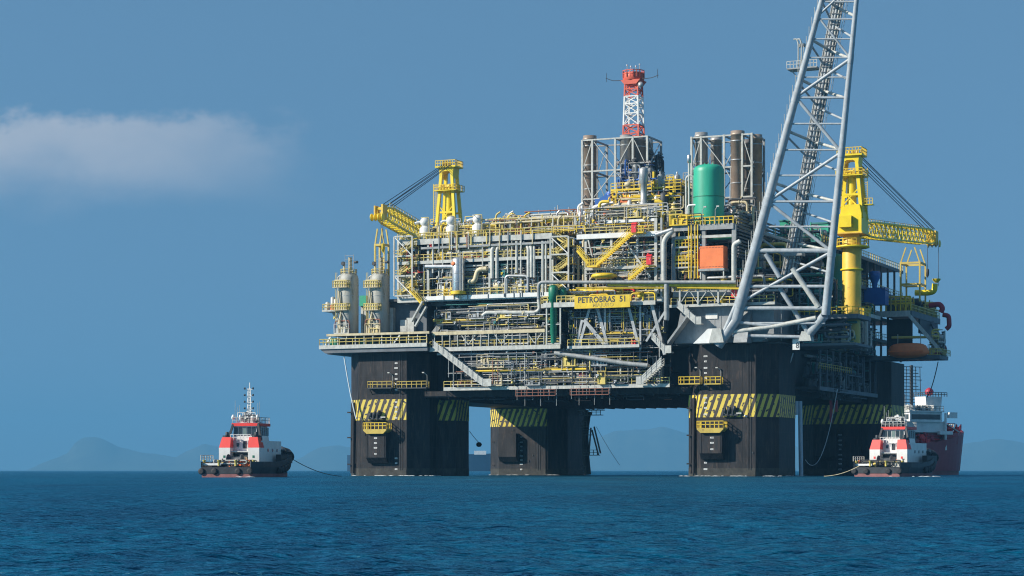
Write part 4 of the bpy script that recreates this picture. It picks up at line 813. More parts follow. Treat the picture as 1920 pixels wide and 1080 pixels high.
# ---- end wall parts behind the silos: grey hull side and the slanted yellow stair
ew = thing('end_bulkhead_block', 'dark blue-grey wall block behind the inner silo with white ducts', 'bulkhead', (U(735), -6, 27)); part(ew, 'wall', MB().box((U(722, -5), -5, 26), (U(800, -5), 6, Z(760, 565, -5))), 'mid')
for px, y0, y1, w_ in ((733, 622, 577, 1.1), (758, 622, 600, 1.6), (770, 625, 596, 1.6)): part(ew, 'duct', MB().box((U(px, -6)-w_/2, -6.2, Z(px, y0, -6)), (U(px, -6)+w_/2, -5.1, Z(px, y1, -6))), 'light')
part(ew, 'ledge', MB().box((U(730, -7), -7, Z(760, 560, -7)-.5), (U(800, -7), -5, Z(760, 560, -7))), 'dark')
def white_stair(lab, a, b, v, w_=1.5, ext=None):
    t = thing('boarded_stair', lab, 'stair', P(*a, v)); A, B = P(*a, v), P(*b, v); lo, hi = (A, B) if A[2] < B[2] else (B, A)
    part(t, 'stair_flight', MB().stair(lo, hi, w_, deep=.35), 'light'); A, B = Vector(A), Vector(B)
    mb = MB(); up = Vector((0, 0, 1.25)); mb.add([A, B, B+up, A+up, A+Vector((0, .06, 0)), B+Vector((0, .06, 0)), B+up+Vector((0, .06, 0)), A+up+Vector((0, .06, 0))], [(0, 1, 2, 3), (7, 6, 5, 4), (0, 4, 5, 1), (3, 2, 6, 7), (0, 3, 7, 4), (1, 5, 6, 2)]); part(t, 'side_board', mb, 'light')
    n = int((B-A).length/1.2)
    for i in range(n+1): p = A.lerp(B, i/n); part(t, 'stanchion', MB().box((p.x-.05, v-.08, p.z-.1), (p.x+.05, v-.01, p.z+1.4)), 'grey')
    for p, d in ((lo, ext or (0, 1.8)),): part(t, 'landing', MB().box((p[0]+d[0], v, p[2]-.2), (p[0]+d[1], v+w_, p[2]+.05)), 'light'); part(t, 'end_board', MB().box((p[0]+d[0], v-.03, p[2]-.2), (p[0]+d[1], v+.03, p[2]+1.2)), 'light')
    return t
white_stair('pale boarded stair descending past the end black column to the lower walkway', (812, 650), (905, 722), -11.2)
white_stair('pale boarded stair rising from the lower walkway near the boom-side column', (1202, 718), (1240, 682), -11.0, 1.5, (-1, .5))
white_stair('pale boarded stair under the grey pipe at the end of the name board walkway', (1222, 634), (1246, 660), -11.2, 1.5, (0, 1.3))
white_stair('pale boarded stair on the grey block above the boom-side column', (1270, 575), (1304, 606), -12.2, 1.4, (0, 1.1))
t = thing('yellow_stair', 'yellow stair leaning against the end of the process module above the white ducts', 'stair', P(770, 570, -11)); part(t, 'stair_flight', MB().stair(P(790, 570, -11.4), P(768, 545, -11.4), 1.1), 'yellow')
for a, b in (((772, 603), (793, 565)), ((779, 612), (800, 575))): t = solo('gangway_brace', MB().beam(P(*a, -11.2), P(*b, -11.2), .75, .3), 'light', 'sloping pale ramp plate %s the yellow stair' % ('under' if a[0] == 772 else 'just beyond'), 'ramp', P(*a, -11.2))
for nm_, lab_, a_, b_, z0_, z1_, pl_, n_ in (
    ('small_bore_piping', 'fine cream and grey small-bore piping across the main deck of the scrubber-side module', uA, uB, ZL2, ZM-.8, PAL, 60),
    ('small_bore_piping', 'fine yellow and cream piping along the mezzanine below the white scrubbers', uA, uB, ZM, ZU-1, WARM, 50),
    ('small_bore_piping', 'fine mixed piping behind the long yellow stair', rA, rB, ZR2, ZRu-.9, PAL, 70),
    ('small_bore_piping', 'rusty and cream small pipes beneath the red and white mast', U(1080), U(1250), ZRu+.1, ZRt+3, WARM, 60),
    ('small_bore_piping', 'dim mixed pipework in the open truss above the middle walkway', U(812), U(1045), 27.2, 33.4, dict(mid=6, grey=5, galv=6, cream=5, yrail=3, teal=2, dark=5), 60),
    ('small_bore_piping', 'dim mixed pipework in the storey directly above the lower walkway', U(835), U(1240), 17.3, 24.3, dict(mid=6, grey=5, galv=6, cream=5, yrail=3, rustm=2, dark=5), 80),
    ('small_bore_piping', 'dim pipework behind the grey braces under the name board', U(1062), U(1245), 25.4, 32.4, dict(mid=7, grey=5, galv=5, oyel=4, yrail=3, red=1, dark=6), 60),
    ('small_bore_piping', 'dim small pipes inside the green tank module', U(1262), U(1310), Z(1320, 545), Z(1320, 425), WARM, 30),
    ('small_bore_piping', 'fine pale piping inside the scaffold bay beside the silos', U(745), uA, ZL2, ZU-1, WARM, 36)):
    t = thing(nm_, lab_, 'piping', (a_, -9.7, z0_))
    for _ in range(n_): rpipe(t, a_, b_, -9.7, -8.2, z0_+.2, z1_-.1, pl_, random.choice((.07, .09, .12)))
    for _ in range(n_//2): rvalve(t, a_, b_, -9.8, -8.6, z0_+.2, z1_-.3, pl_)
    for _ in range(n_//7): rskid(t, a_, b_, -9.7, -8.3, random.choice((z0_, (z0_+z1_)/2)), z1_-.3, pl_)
skyline(t3, U(1135, -5), U(1285, -5), -7, -2, ZRt, 2, 7, 30, WARM)
# ---- green tank module
dA, dB = U(1262), U(1375); ZT = Z(1320, 421); zd0 = Z(1320, 545)
tm = thing('tank_module', 'open grey frame module carrying the big sea-green tank', 'tank module', (dA, -10, zd0))
frame_bay(tm, dA, dB, -10, 12, [zd0, ZT], 3, 2, 'grey', 1.0, .75)
part(tm, 'handrail', MB().rail([(dA, -10.15, ZT), (dB, -10.15, ZT)], 1.3, .07, .9), 'yellow'); part(tm, 'cross_beam', MB().box((dA+.4, -9.8, Z(1320, 441)-.5), (dB-.4, -9.4, Z(1320, 441))), 'light')
for y, e in ((462, 1298), (492, 1298), (500, 1310)): part(tm, 'small_deck', MB().box((dA+.4, -10, Z(1280, y)-.3), (U(e), -6, Z(1280, y))), 'light'); part(tm, 'handrail', MB().rail([(dA+.4, -9.95, Z(1280, y)), (U(e), -9.95, Z(1280, y))], 1.2, .06, .7), 'yellow')
for px in (1291, 1303): part(tm, 'ladder', MB().beam(P(px, 522, -10.2), P(px, 421, -10.2), .16).beam(P(px+5, 522, -10.2), P(px+5, 421, -10.2), .16), 'yellow')
clutter(tm, dA, dB, -9, 6, zd0, ZT-2, dict(dark=12, mid=8, grey=6, galv=6, yellow=2, light=3), 40, 4, 10, .3); clutter(tm, dA-1, dA+6, -10.6, -9, ZT, ZT+2.2, dict(yellow=3, light=2, dark=2), 8, 0, 2, .15)
part(tm, 'green_beam', MB().box((dA+.4, -8.8, ZT-2.8), (dB-.5, -8.3, ZT-2.2)), 'dgreen'); clutter(tm, U(1360, -4), U(1420, 0), -3, 8, ZT, ZT+4, dict(dark=5, cream=3, grey=3, white=2), 16, 2, 5, .3)
for px in (1318, 1342): lamp(tm, U(px), -10.3, ZT, 2.6)
# louvred flank
lv = MB(); 
for k in range(14): lv.box((dB+.15, -8, zd0+6+k*.62), (dB+.45, 26, zd0+6.3+k*.62))
part(tm, 'louvre', lv, 'mid'); part(tm, 'flank_wall', MB().box((dB-.3, 12.7, zd0), (dB+.1, 28, ZT)), 'dark')
gt = thing('green_tank', 'big sea-green vertical tank standing on the grey frame module', 'tank', (U(1329, -6), -6, ZT)); u = U(1329, -6); r = 2.87; h = Z(1329, 310, -6)-ZT
part(gt, 'shell', MB().lathe((u, -6, ZT+.1), [(r, 0), (r, h-1.5), (r*.985, h-.9), (r*.9, h-.45), (r*.7, h-.15), (r*.35, h-.03), (.15, h)], 40), 'green'); part(gt, 'seam_band', MB().lathe((u, -6, ZT+h*.47), [(r+.05, 0), (r+.05, .14)], 40), 'dgreen'); part(gt, 'base_ring', MB().lathe((u, -6, ZT), [(r+.12, 0), (r+.12, .3)], 40), 'dgreen')
part(gt, 'manhole', MB().lathe((u-2.5, -7.4, ZT+h*.86), [(.1, 0), (.3, .02), (.3, .3)], 10, axis=1), 'dark'); part(gt, 'ladder', MB().beam((u-3.05, -6.6, ZT), (u-3.05, -6.6, ZT+h), .1).beam((u-3.05, -6.1, ZT), (u-3.05, -6.1, ZT+h), .1), 'grey')
for k in (-1, 0, 1): part(gt, 'nozzle', MB().tube((u+k*.8, -6, ZT+h-.2), (u+k*.8, -6, ZT+h+.45), .12, 8), 'green')
sp = thing('vent_stack', 'slim silver vent pipe with thick top beside the green tank', 'vent pipe', (U(1292, -6), -6, ZT)); x = U(1292, -6); zz = Z(1292, 290, -6); part(sp, 'pipe', MB().path([(x, -6, ZT), (x, -6, zz-1.6)], .22, 10), 'light'); part(sp, 'silencer', MB().lathe((x, -6, zz-1.6), [(.2, 0), (.38, .1), (.38, 1.4), (.2, 1.6)], 12), 'silver'); part(sp, 'pipe', MB().path([(x-.6, -6, ZT), (x-.6, -6, ZT+9.4), (x+.3, -6, ZT+9.9), (x+.9, -6, ZT+9.4)], .2, 8, 1), 'light')
oc = thing('orange_container', 'bright orange square container on a low stand beneath the green tank', 'container', P(1312, 504, -10.8)); a, b = P(1312, 504, -10.8), P(1361, 460, -10.8)
part(oc, 'box', MB().box((a[0], -10.8, a[2]), (b[0]-.5, -8.2, b[2])), 'orange'); mb = MB()
for i in range(16): x = a[0]+.15+i*(b[0]-.8-a[0])/15; mb.box((x-.05, -10.84, a[2]+.25), (x+.05, -10.801, a[2]+.35)); mb.box((x-.05, -10.84, b[2]-.35), (x+.05, -10.801, b[2]-.25))
part(oc, 'bolts', mb, 'dark'); part(oc, 'stand', MB().box((a[0]-.3, -10.9, a[2]-.45), (b[0]-.3, -8.1, a[2]-.02)), 'grey')
for k in (0, 1): x = (a[0], b[0]-.6)[k]; part(oc, 'leg', MB().box((x, -10.7, a[2]-1.9), (x+.2, -10.4, a[2]-.46)), 'light')
# ---- transition block above the boom-side column
tb = thing('column_head_block', 'pale grey plated block joining the boom-side column to the deck', 'support block', (-9, -9.4, 24.3)); k0 = P(1263, 655, -9.4)[0]; zq2 = Z(1380, 572, -9.4)
part(tb, 'plating', MB().prism([(k0, 24.62), (6.6, 24.62), (8.9, 26), (8.9, zq2), (k0+1.4, zq2)], -9.0, 8.9), 'greyd')
part(tb, 'deck_plate', MB().box((k0-.3, -10.4, zq2+.01), (9.6, 9, zq2+.25)), 'mid'); part(tb, 'edge_beam', MB().box((k0-.3, -10.9, zq2-.2), (9.6, -10.41, zq2+.3)), 'light')
part(tb, 'sponson_plate', MB().prism([(-9.1, 24.35), (-12.2, 24.35), (-9.1, 31.5)], P(1385, 640, -9)[0], P(1410, 640, -9)[0], 'vz'), 'grey')
part(tb, 'foot_plinth', MB().prism([(P(1310, 656, -9)[0], 24.35), (P(1350, 656, -9)[0], 24.35), (P(1358, 640, -9)[0], 27), (P(1338, 640, -9)[0], 27)], -12.2, -9.1), 'white')
part(tb, 'gusset', MB().prism([(k0-.5, 24.4), (P(1300, 605, -9.4)[0], 30.0), (P(1300, 600, -9.4)[0], 30.6), (k0-.5, 25.0)], -11.4, -9.05), 'grey')
part(tb, 'window_panel', MB().box(P(1323, 598, -9.2), (P(1345, 598, -9.2)[0], -9.02, Z(1330, 588, -9.2))), 'white')
for px in (1303, 1340, 1352, 1412, 1438, 1465): part(tb, 'weld_seam', MB().box((U(px, -9)-.04, -9.06, 24.7), (U(px, -9)+.04, -9.001, zq2-.25)), 'grey')
part(tb, 'number_plate', MB().box(P(1486, 656, -9.4), (P(1499, 656, -9.4)[0], -9.1, Z(1490, 636, -9.4))), 'white'); text(tb, '8', 1.5, P(1495, 648, -9.43)[0], -9.43, Z(1495, 648, -9.43), 'dark', .8)
part(tb, 'handrail', MB().rail([(k0, -10.8, zq2+.3), (9.5, -10.8, zq2+.3)], 1.2, .05, 1.4), 'yrail')
mb = MB()
cs = [P(p, 535, -11)[0] for p in (1275, 1309, 1347, 1385)]
for i, x in enumerate(cs): part(tb, 'truss_post', MB().box((x-.15, -11.2, zq2+.31), (x+.15, -10.92, zq2+3.3)), 'light')
for i in range(3): m_ = (cs[i]+cs[i+1])/2; part(tb, 'truss_brace', MB().beam((cs[i], -11, zq2+.4), (m_, -11, zq2+3), .13), 'light'); part(tb, 'truss_brace', MB().beam((cs[i+1], -11, zq2+.4), (m_, -11, zq2+3), .13), 'light')
clutter(tb, k0, 12, -10, -2, zq2+.3, zq2+6, dict(dark=10, mid=8, grey=5, galv=5, yellow=2, teal=2), 40, 3, 10, .3)
part(tb, 'red_unit', MB().box(P(1371, 558, -10.8), (P(1385, 558, -10.8)[0], -9.8, Z(1375, 539, -10.8))), 'red')
part(lm, 'bulkhead', MB().box((U(780, 4), 3.8, ZL2-2), (U(1262, 4), 4.4, ZU-.6)), 'dark')  # full dark backing sheet that paints the shade behind the module gaps
# ================================================================ flare boom
FV0, FV1 = -11.0, -19.0
def bp(px, py, back=0.0):
    v = FV0+(FV1-FV0)*((640-py)/640)+back; return P(px, py, v)
fb = thing('flare_boom', 'huge grey lattice boom of thick tubes rising from the boom-side column out of the picture', 'flare boom', bp(1450, 600))
Lx = lambda y: 1380+(1541-1380)*(600-y)/600; Rx = lambda y: 1548+(1606-1548)*(590-y)/590; Bx = lambda y: 1481+(1572-1481)*(500-y)/500
def chord(fx, y0, y1, r0, r1, back=0, n=14):
    ys = [y0+(y1-y0)*i/8 for i in range(9)]; part(fb, 'chord', MB().path([bp(fx(y), y, back) for y in ys], [r0+(r1-r0)*i/8 for i in range(9)], n, .001), 'boom')
class _: pass
def chord2(fx, y0, y1, r0, r1, back=0):
    for i in range(5):
        a, b = y0+(y1-y0)*i/5, y0+(y1-y0)*(i+1)/5; part(fb, 'chord', MB().tube(bp(fx(a), a, back), bp(fx(b), b, back), r0+(r1-r0)*i/5, 18, r0+(r1-r0)*(i+1)/5), 'boom')
chord2(Lx, 600, -90, 1.05, .38); chord2(Rx, 590, -90, .78, .36); 
part(fb, 'foot_leg', MB().tube(P(1346, 648, -11.2), bp(1384, 594), .95, 18), 'boom'); part(fb, 'foot_leg', MB().tube(P(1514, 630, -9.6), bp(1546, 592), .8, 18), 'boom')
part(fb, 'foot_leg', MB().tube(P(1350, 642, -11.6), bp(1410, 505), .5, 14), 'boom')
part(fb, 'foot_shoe', MB().prism([(P(1334, 656, -11)[0], 24.4), (P(1362, 656, -11)[0], 24.4), (P(1356, 638, -11)[0], 27), (P(1341, 638, -11)[0], 27)], -12.6, -10.2), 'light')
part(fb, 'foot_shoe', MB().prism([(P(1500, 636, -9.5)[0], Z(1500, 640, -9.5)), (P(1524, 636, -9.5)[0], Z(1500, 640, -9.5)), (P(1520, 622, -9.5)[0], Z(1500, 622, -9.5)), (P(1506, 622, -9.5)[0], Z(1500, 622, -9.5))], -10.6, -8.6), 'light')
def br(x0, y0, x1, y1, r, b0=0, b1=0, m='boom'): part(fb, 'brace', MB().tube(bp(x0, y0, b0), bp(x1, y1, b1), r, 10), m)
nodes = [('L', 567), ('R', 472), ('L', 378), ('R', 286), ('L', 182), ('R', 110), ('L', 30), ('R', -40)]
fx_ = {'L': Lx, 'R': Rx}
for (a, ya), (b, yb) in zip(nodes[:-1], nodes[1:]): br(fx_[a](ya), ya, fx_[b](yb), yb, .30 if ya > 150 else .2)
for kx_, yy_ in nodes[:-1]: f_ = fx_[kx_]; rr_ = ((1.05-.67*(600-yy_)/690) if kx_ == 'L' else (.78-.42*(590-yy_)/680))*1.1; part(fb, 'node_sleeve', MB().tube(bp(f_(yy_+9), yy_+9), bp(f_(yy_-9), yy_-9), rr_, 18), 'boom')
for y, r in ((-30, .15), (3, .16), (36, .15), (73, .13), (108, .15), (145, .15), (183, .2), (232, .17), (281, .17), (329, .17), (378, .22), (425, .18), (470, .42), (537, .3), (578, .38), (606, .22)): br(Lx(y), y, Rx(y), y, r)
br(1376, 603, 1452, 612, .3); br(1452, 612, 1530, 596, .42, 0, 0, 'light'); br(1375, 622, 1452, 612, .38, 0, 0, 'light'); br(1374, 629, 1512, 632, .33, 0, 1)
br(1486, 503, 1535, 576, .5, 0, 0, 'light'); br(1436, 476, 1462, 520, .45); br(1462, 540, 1516, 625, .42, 1, 1)
for y in (471, 378, 281, 185, 110, 30):                         # rear chord frames, their sunlit brightness put into paler paint
    br(Lx(y-36), y-36, Bx(y-16), y-16, .26, 0, 5, 'light'); br(Bx(y-16), y-16, Rx(y), y, .26, 5, 0, 'light'); br(Lx(y-28), y-28, Bx(y+18), y+18, .2, 0, 5); br(Bx(y+18), y+18, Rx(y+40), y+40, .2, 5, 0)
for i in range(9):                                              # bundle of riser pipes along the rear chord
    o = -12+i*3.0; part(fb, 'riser_pipe', MB().tube(bp(Bx(520)+o, 520, 4.4+(i % 2)*.5), bp(Bx(-90)+o*.8, -90, 4.4+(i % 2)*.5), (.16, .1, .22, .12, .3, .1, .2, .12, .16)[i], 8), ('grey', 'light', 'galv', 'dark', 'boom', 'galv', 'light', 'mid', 'grey')[i])
mb = MB()
for i in range(60): y = 515-i*10; mb.beam(bp(Bx(y)-13, y, 4), bp(Bx(y)+12, y, 4), .1)
part(fb, 'pipe_clamp', mb, 'mid')
for i in range(24): y = 505-i*24; part(fb, 'guard_wire', MB().tube(bp(Bx(y)+15, y, 4), bp(Bx(y-24)+15, y-24, 4), .045, 5), 'light'); part(fb, 'guard_wire', MB().tube(bp(Bx(y)+19, y, 4.5), bp(Bx(y-24)+18, y-24, 4.5), .045, 5), 'grey')
part(fb, 'guide_box', MB().box(bp(1471, 480, 3), (bp(1503, 480, 3)[0], bp(1503, 480, 3)[1]+2.4, bp(1471, 465, 3)[2])), 'grey')
n = 34
for i in range(n):                                               # stepped access ladder along the outside of the chord
    y = 560-i*(620/n); x = Lx(y)-(13-9*i/n); a = bp(x, y, 1.2); b_ = bp(x, y-620/n*.98, 1.2)
    part(fb, 'ladder_section', MB().beam(a, b_, .08).beam((a[0]+.45, a[1], a[2]), (a[0]+.45, a[1], b_[2]), .08).beam((a[0]-.05, a[1], a[2]+.8), (a[0]+.5, a[1], a[2]+.8), .06), 'light')
a = bp(1478, 131, 5); b_ = bp(1534, 124, 5); lp = part(fb, 'landing', MB().box((a[0], a[1]-1, a[2]-.12), (b_[0], a[1]+2, a[2]+.12)), 'grey'); part(lp, 'handrail', MB().rail([(a[0], a[1]-.95, a[2]+.12), (b_[0], a[1]-.95, a[2]+.12)], 1.2, .05, .6), 'light')
part(lp, 'knee_brace', MB().beam(bp(1482, 130, 5), bp(1494, 144, 5), .18), 'grey')
for dx in (1497, 1503): part(lp, 'burner_pipe', MB().path([bp(dx, 128, 5), bp(dx, 82, 5), bp(dx-3, 73, 5), bp(dx-9, 74, 5)], .14, 8), 'light')
part(lp, 'burner_cage', MB().box(bp(1496, 88, 5.3), (bp(1508, 88, 5)[0], bp(1508, 88, 6)[1], bp(1500, 81, 5)[2])), 'grey')
# ================================================================ exhaust stacks
def stack_set(nm, lab, v0, v1, pxs, ytop, ybot, rows, stacks, side_px):
    t = thing(nm, lab, 'exhaust stacks', P(pxs[0], ybot, v0)); us_ = [U(p, v0) for p in pxs]; zt = Z(pxs[1], ytop, v0); zb = ZU; zs = [Z(pxs[1], y, v0) for y in rows]
    u_end = us_[-1]
    for x in us_:
        for v_ in (v0, v1): part(t, 'post', MB().box((x-.19, v_, zb), (x+.19, v_+.38, zt+.2)), 'light' if v_ == v0 else 'grey')
    for z in zs:
        for v_ in (v0, v1): part(t, 'ring_beam', MB().box((us_[0], v_+.05, z-.14), (u_end, v_+.35, z+.14)), 'light' if v_ == v0 else 'grey')
        for x in us_: part(t, 'ring_beam', MB().box((x-.15, v0+.5, z-.15), (x+.15, v1, z+.15)), 'grey')
    for i, (xa, xb) in enumerate(zip(us_[:-1], us_[1:])):
        for j, (za, zb2) in enumerate(zip(zs[:-1], zs[1:])):
            for v_ in (v0, v1):
                a, b = ((xa, za), (xb, zb2)) if (i+j) % 2 else ((xb, za), (xa, zb2)); part(t, 'brace', MB().beam((a[0], v_+.2, a[1]), (b[0], v_+.2, b[1]), .14), 'light' if v_ == v0 else 'grey')
    for j, (za, zb2) in enumerate(zip(zs[:-1], zs[1:])):
        for x in (us_[0], u_end): part(t, 'brace', MB().beam((x, v0+.3, za), (x, v1, zb2) if j % 2 else (x, v1, zb2), .18), 'galv'); part(t, 'brace', MB().beam((x, v1, za), (x, v0+.3, zb2), .18), 'galv')
    for k, (px, yt, v_, r, m) in enumerate(stacks):
        x = U(px, v_); z1 = Z(px, yt, v_); s = part(t, 'exhaust_pipe', MB().lathe((x, v_, ZU), [(r, 0), (r, z1-ZU-.9), (r*1.08, z1-ZU-.88), (r*1.08, z1-ZU-.55), (r, z1-ZU-.5), (r, z1-ZU), (r*.86, z1-ZU), (r*.86, z1-ZU-1.2)], 24), m)
        for q in (.25, .5, .72, .9): part(s, 'clamp_ring', MB().lathe((x, v_, ZU+(z1-ZU)*q), [(r*1.07, 0), (r*1.07, .16)], 20), 'galv')
    return t, us_, zs, zt
sA, uA_, zA, ztA = stack_set('exhaust_stack_frame', 'lattice frame of exhaust pipes directly below the red and white mast', 8, 16, (1091, 1110, 1153, 1186, 1213), 263, 420, (262, 321, 373, 425), ((1106, 255, 11, 1.35, 'brown'), (1174, 254, 9.5, 1.25, 'silver2'), (1197, 257, 10, 1.4, 'brown2'), (1214, 262, 14, 1.1, 'silver2'), (1184, 259, 15, .9, 'brown2')), 1231)
clutter(sA, U(1165, 10), U(1232, 10), 6, 10, Z(1190, 352, 8), Z(1190, 300, 8), dict(dark=6, galv=5, blue=2, grey=5, brown2=3), 26, 3, 5, .25)
clutter(sA, U(1165, 14), U(1240, 14), 12, 18, Z(1190, 352, 8), Z(1190, 272, 8), dict(dark=6, mid=5, grey=3, teal=1), 18, 2, 2, .25)
sB, *_ = stack_set('exhaust_stack_frame', 'lattice frame of exhaust pipes behind the big sea-green tank', 9, 17, (1296, 1314, 1357, 1391, 1409), 257, 420, (257, 316, 373, 425), ((1315, 249, 11, 1.25, 'silver2'), (1343, 256, 15, 1.1, 'silver2'), (1383, 246, 10, 1.35, 'brown'), (1417, 253, 12, 1.25, 'brown'), (1400, 262, 15, .8, 'brown2')), 1432)
clutter(sB, U(1350, 8), U(1425, 10), 5, 9, ZU, Z(1390, 372, 8), dict(dark=6, galv=5, cream=3, grey=5, brown2=3), 26, 3, 6, .25); clutter(sB, U(1362, 8), U(1376, 10), 9, 14, ZU, Z(1390, 262, 8), dict(dark=3, galv=5, grey=5), 16, 0, 0, .2)
# ================================================================ red and white mast
mv = 24; mz0, mz1 = ZU, Z(1188, 152, mv); x = U(1188, mv); md = thing('lattice_mast', 'red and white banded lattice mast with a railed top', 'mast', (x, mv, mz0))
zw = lambda z: 2.3-(2.3-1.35)*(z-mz0)/(mz1-mz0)
lev = [Z(1188, y, mv) for y in (330, 300, 276, 252, 236, 214, 196, 182, 168, 152)]; cols_ = ['red', 'red', 'red', 'mred', 'mwht', 'mwht', 'mred', 'mred', 'mred']
MT['mred'] = mat('orange_red_paint', (.62, .10, .05), .5, 0, .12); MT['mwht'] = MT['white']
for i, (a, b) in enumerate(zip(lev[:-1], lev[1:])):
    m_ = 'mred' if (i < 4 or i > 6) else 'white'; wa, wb = zw(a), zw(b)
    ca = [(x-wa, mv-wa, a), (x+wa, mv-wa, a), (x+wa, mv+wa, a), (x-wa, mv+wa, a)]; cb = [(x-wb, mv-wb, b), (x+wb, mv-wb, b), (x+wb, mv+wb, b), (x-wb, mv+wb, b)]
    for k in range(4): part(md, 'corner_leg', MB().beam(ca[k], cb[k], .28), m_); part(md, 'ring_member', MB().beam(cb[k], cb[(k+1) % 4], .22), m_); part(md, 'cross_brace', MB().beam(ca[k], cb[(k+1) % 4], .15), m_); part(md, 'cross_brace', MB().beam(ca[(k+1) % 4], cb[k], .15), m_)
zp = mz1; part(md, 'top_platform', MB().prism([(x-1.3, zp-.9), (x+1.3, zp-.9), (x+2.1, zp), (x-2.1, zp)], mv-2, mv+2), 'mred'); part(md, 'top_ring', MB().lathe((x, mv, zp), [(2.15, 0), (2.2, .05), (2.2, 1.5), (2.1, 1.6)], 12), 'mred')
part(md, 'handrail', MB().rail([(x+2.25*math.cos(q), mv+2.25*math.sin(q), zp+.6) for q in [k*math.pi/5 for k in range(11)]], 1.4, .07, .7), 'mred')
for dx, dz, L in ((-1, .6, 3.6), (1, .4, 3.8)): part(md, 'antenna_arm', MB().path([(x+dx*2, mv-1, zp+.1), (x+dx*(2+L*.6), mv-1, zp+.2), (x+dx*(2+L), mv-1.2, zp+.2+dz)], .07, 6), 'dark'); part(md, 'antenna_arm', MB().tube((x+dx*(2+L*.95), mv-1.2, zp), (x+dx*(2+L*.95), mv-1.2, zp+1.8), .05, 5), 'dark')
for dx in (-1.4, -.6, .5, 1.3): part(md, 'antenna', MB().tube((x+dx, mv, zp+1.5), (x+dx, mv, zp+2.6+abs(dx)*.4), .06, 5), 'light'); part(md, 'lamp', MB().lathe((x+dx, mv, zp+2.6+abs(dx)*.4), [(.1, 0), (.16, .05), (.16, .3)], 8), 'white')
part(md, 'dish', MB().lathe((x+2.2, mv-2.2, zp-1.2), [(.1, 0), (.55, .15), (.6, .3)], 12, axis=1), 'galv')
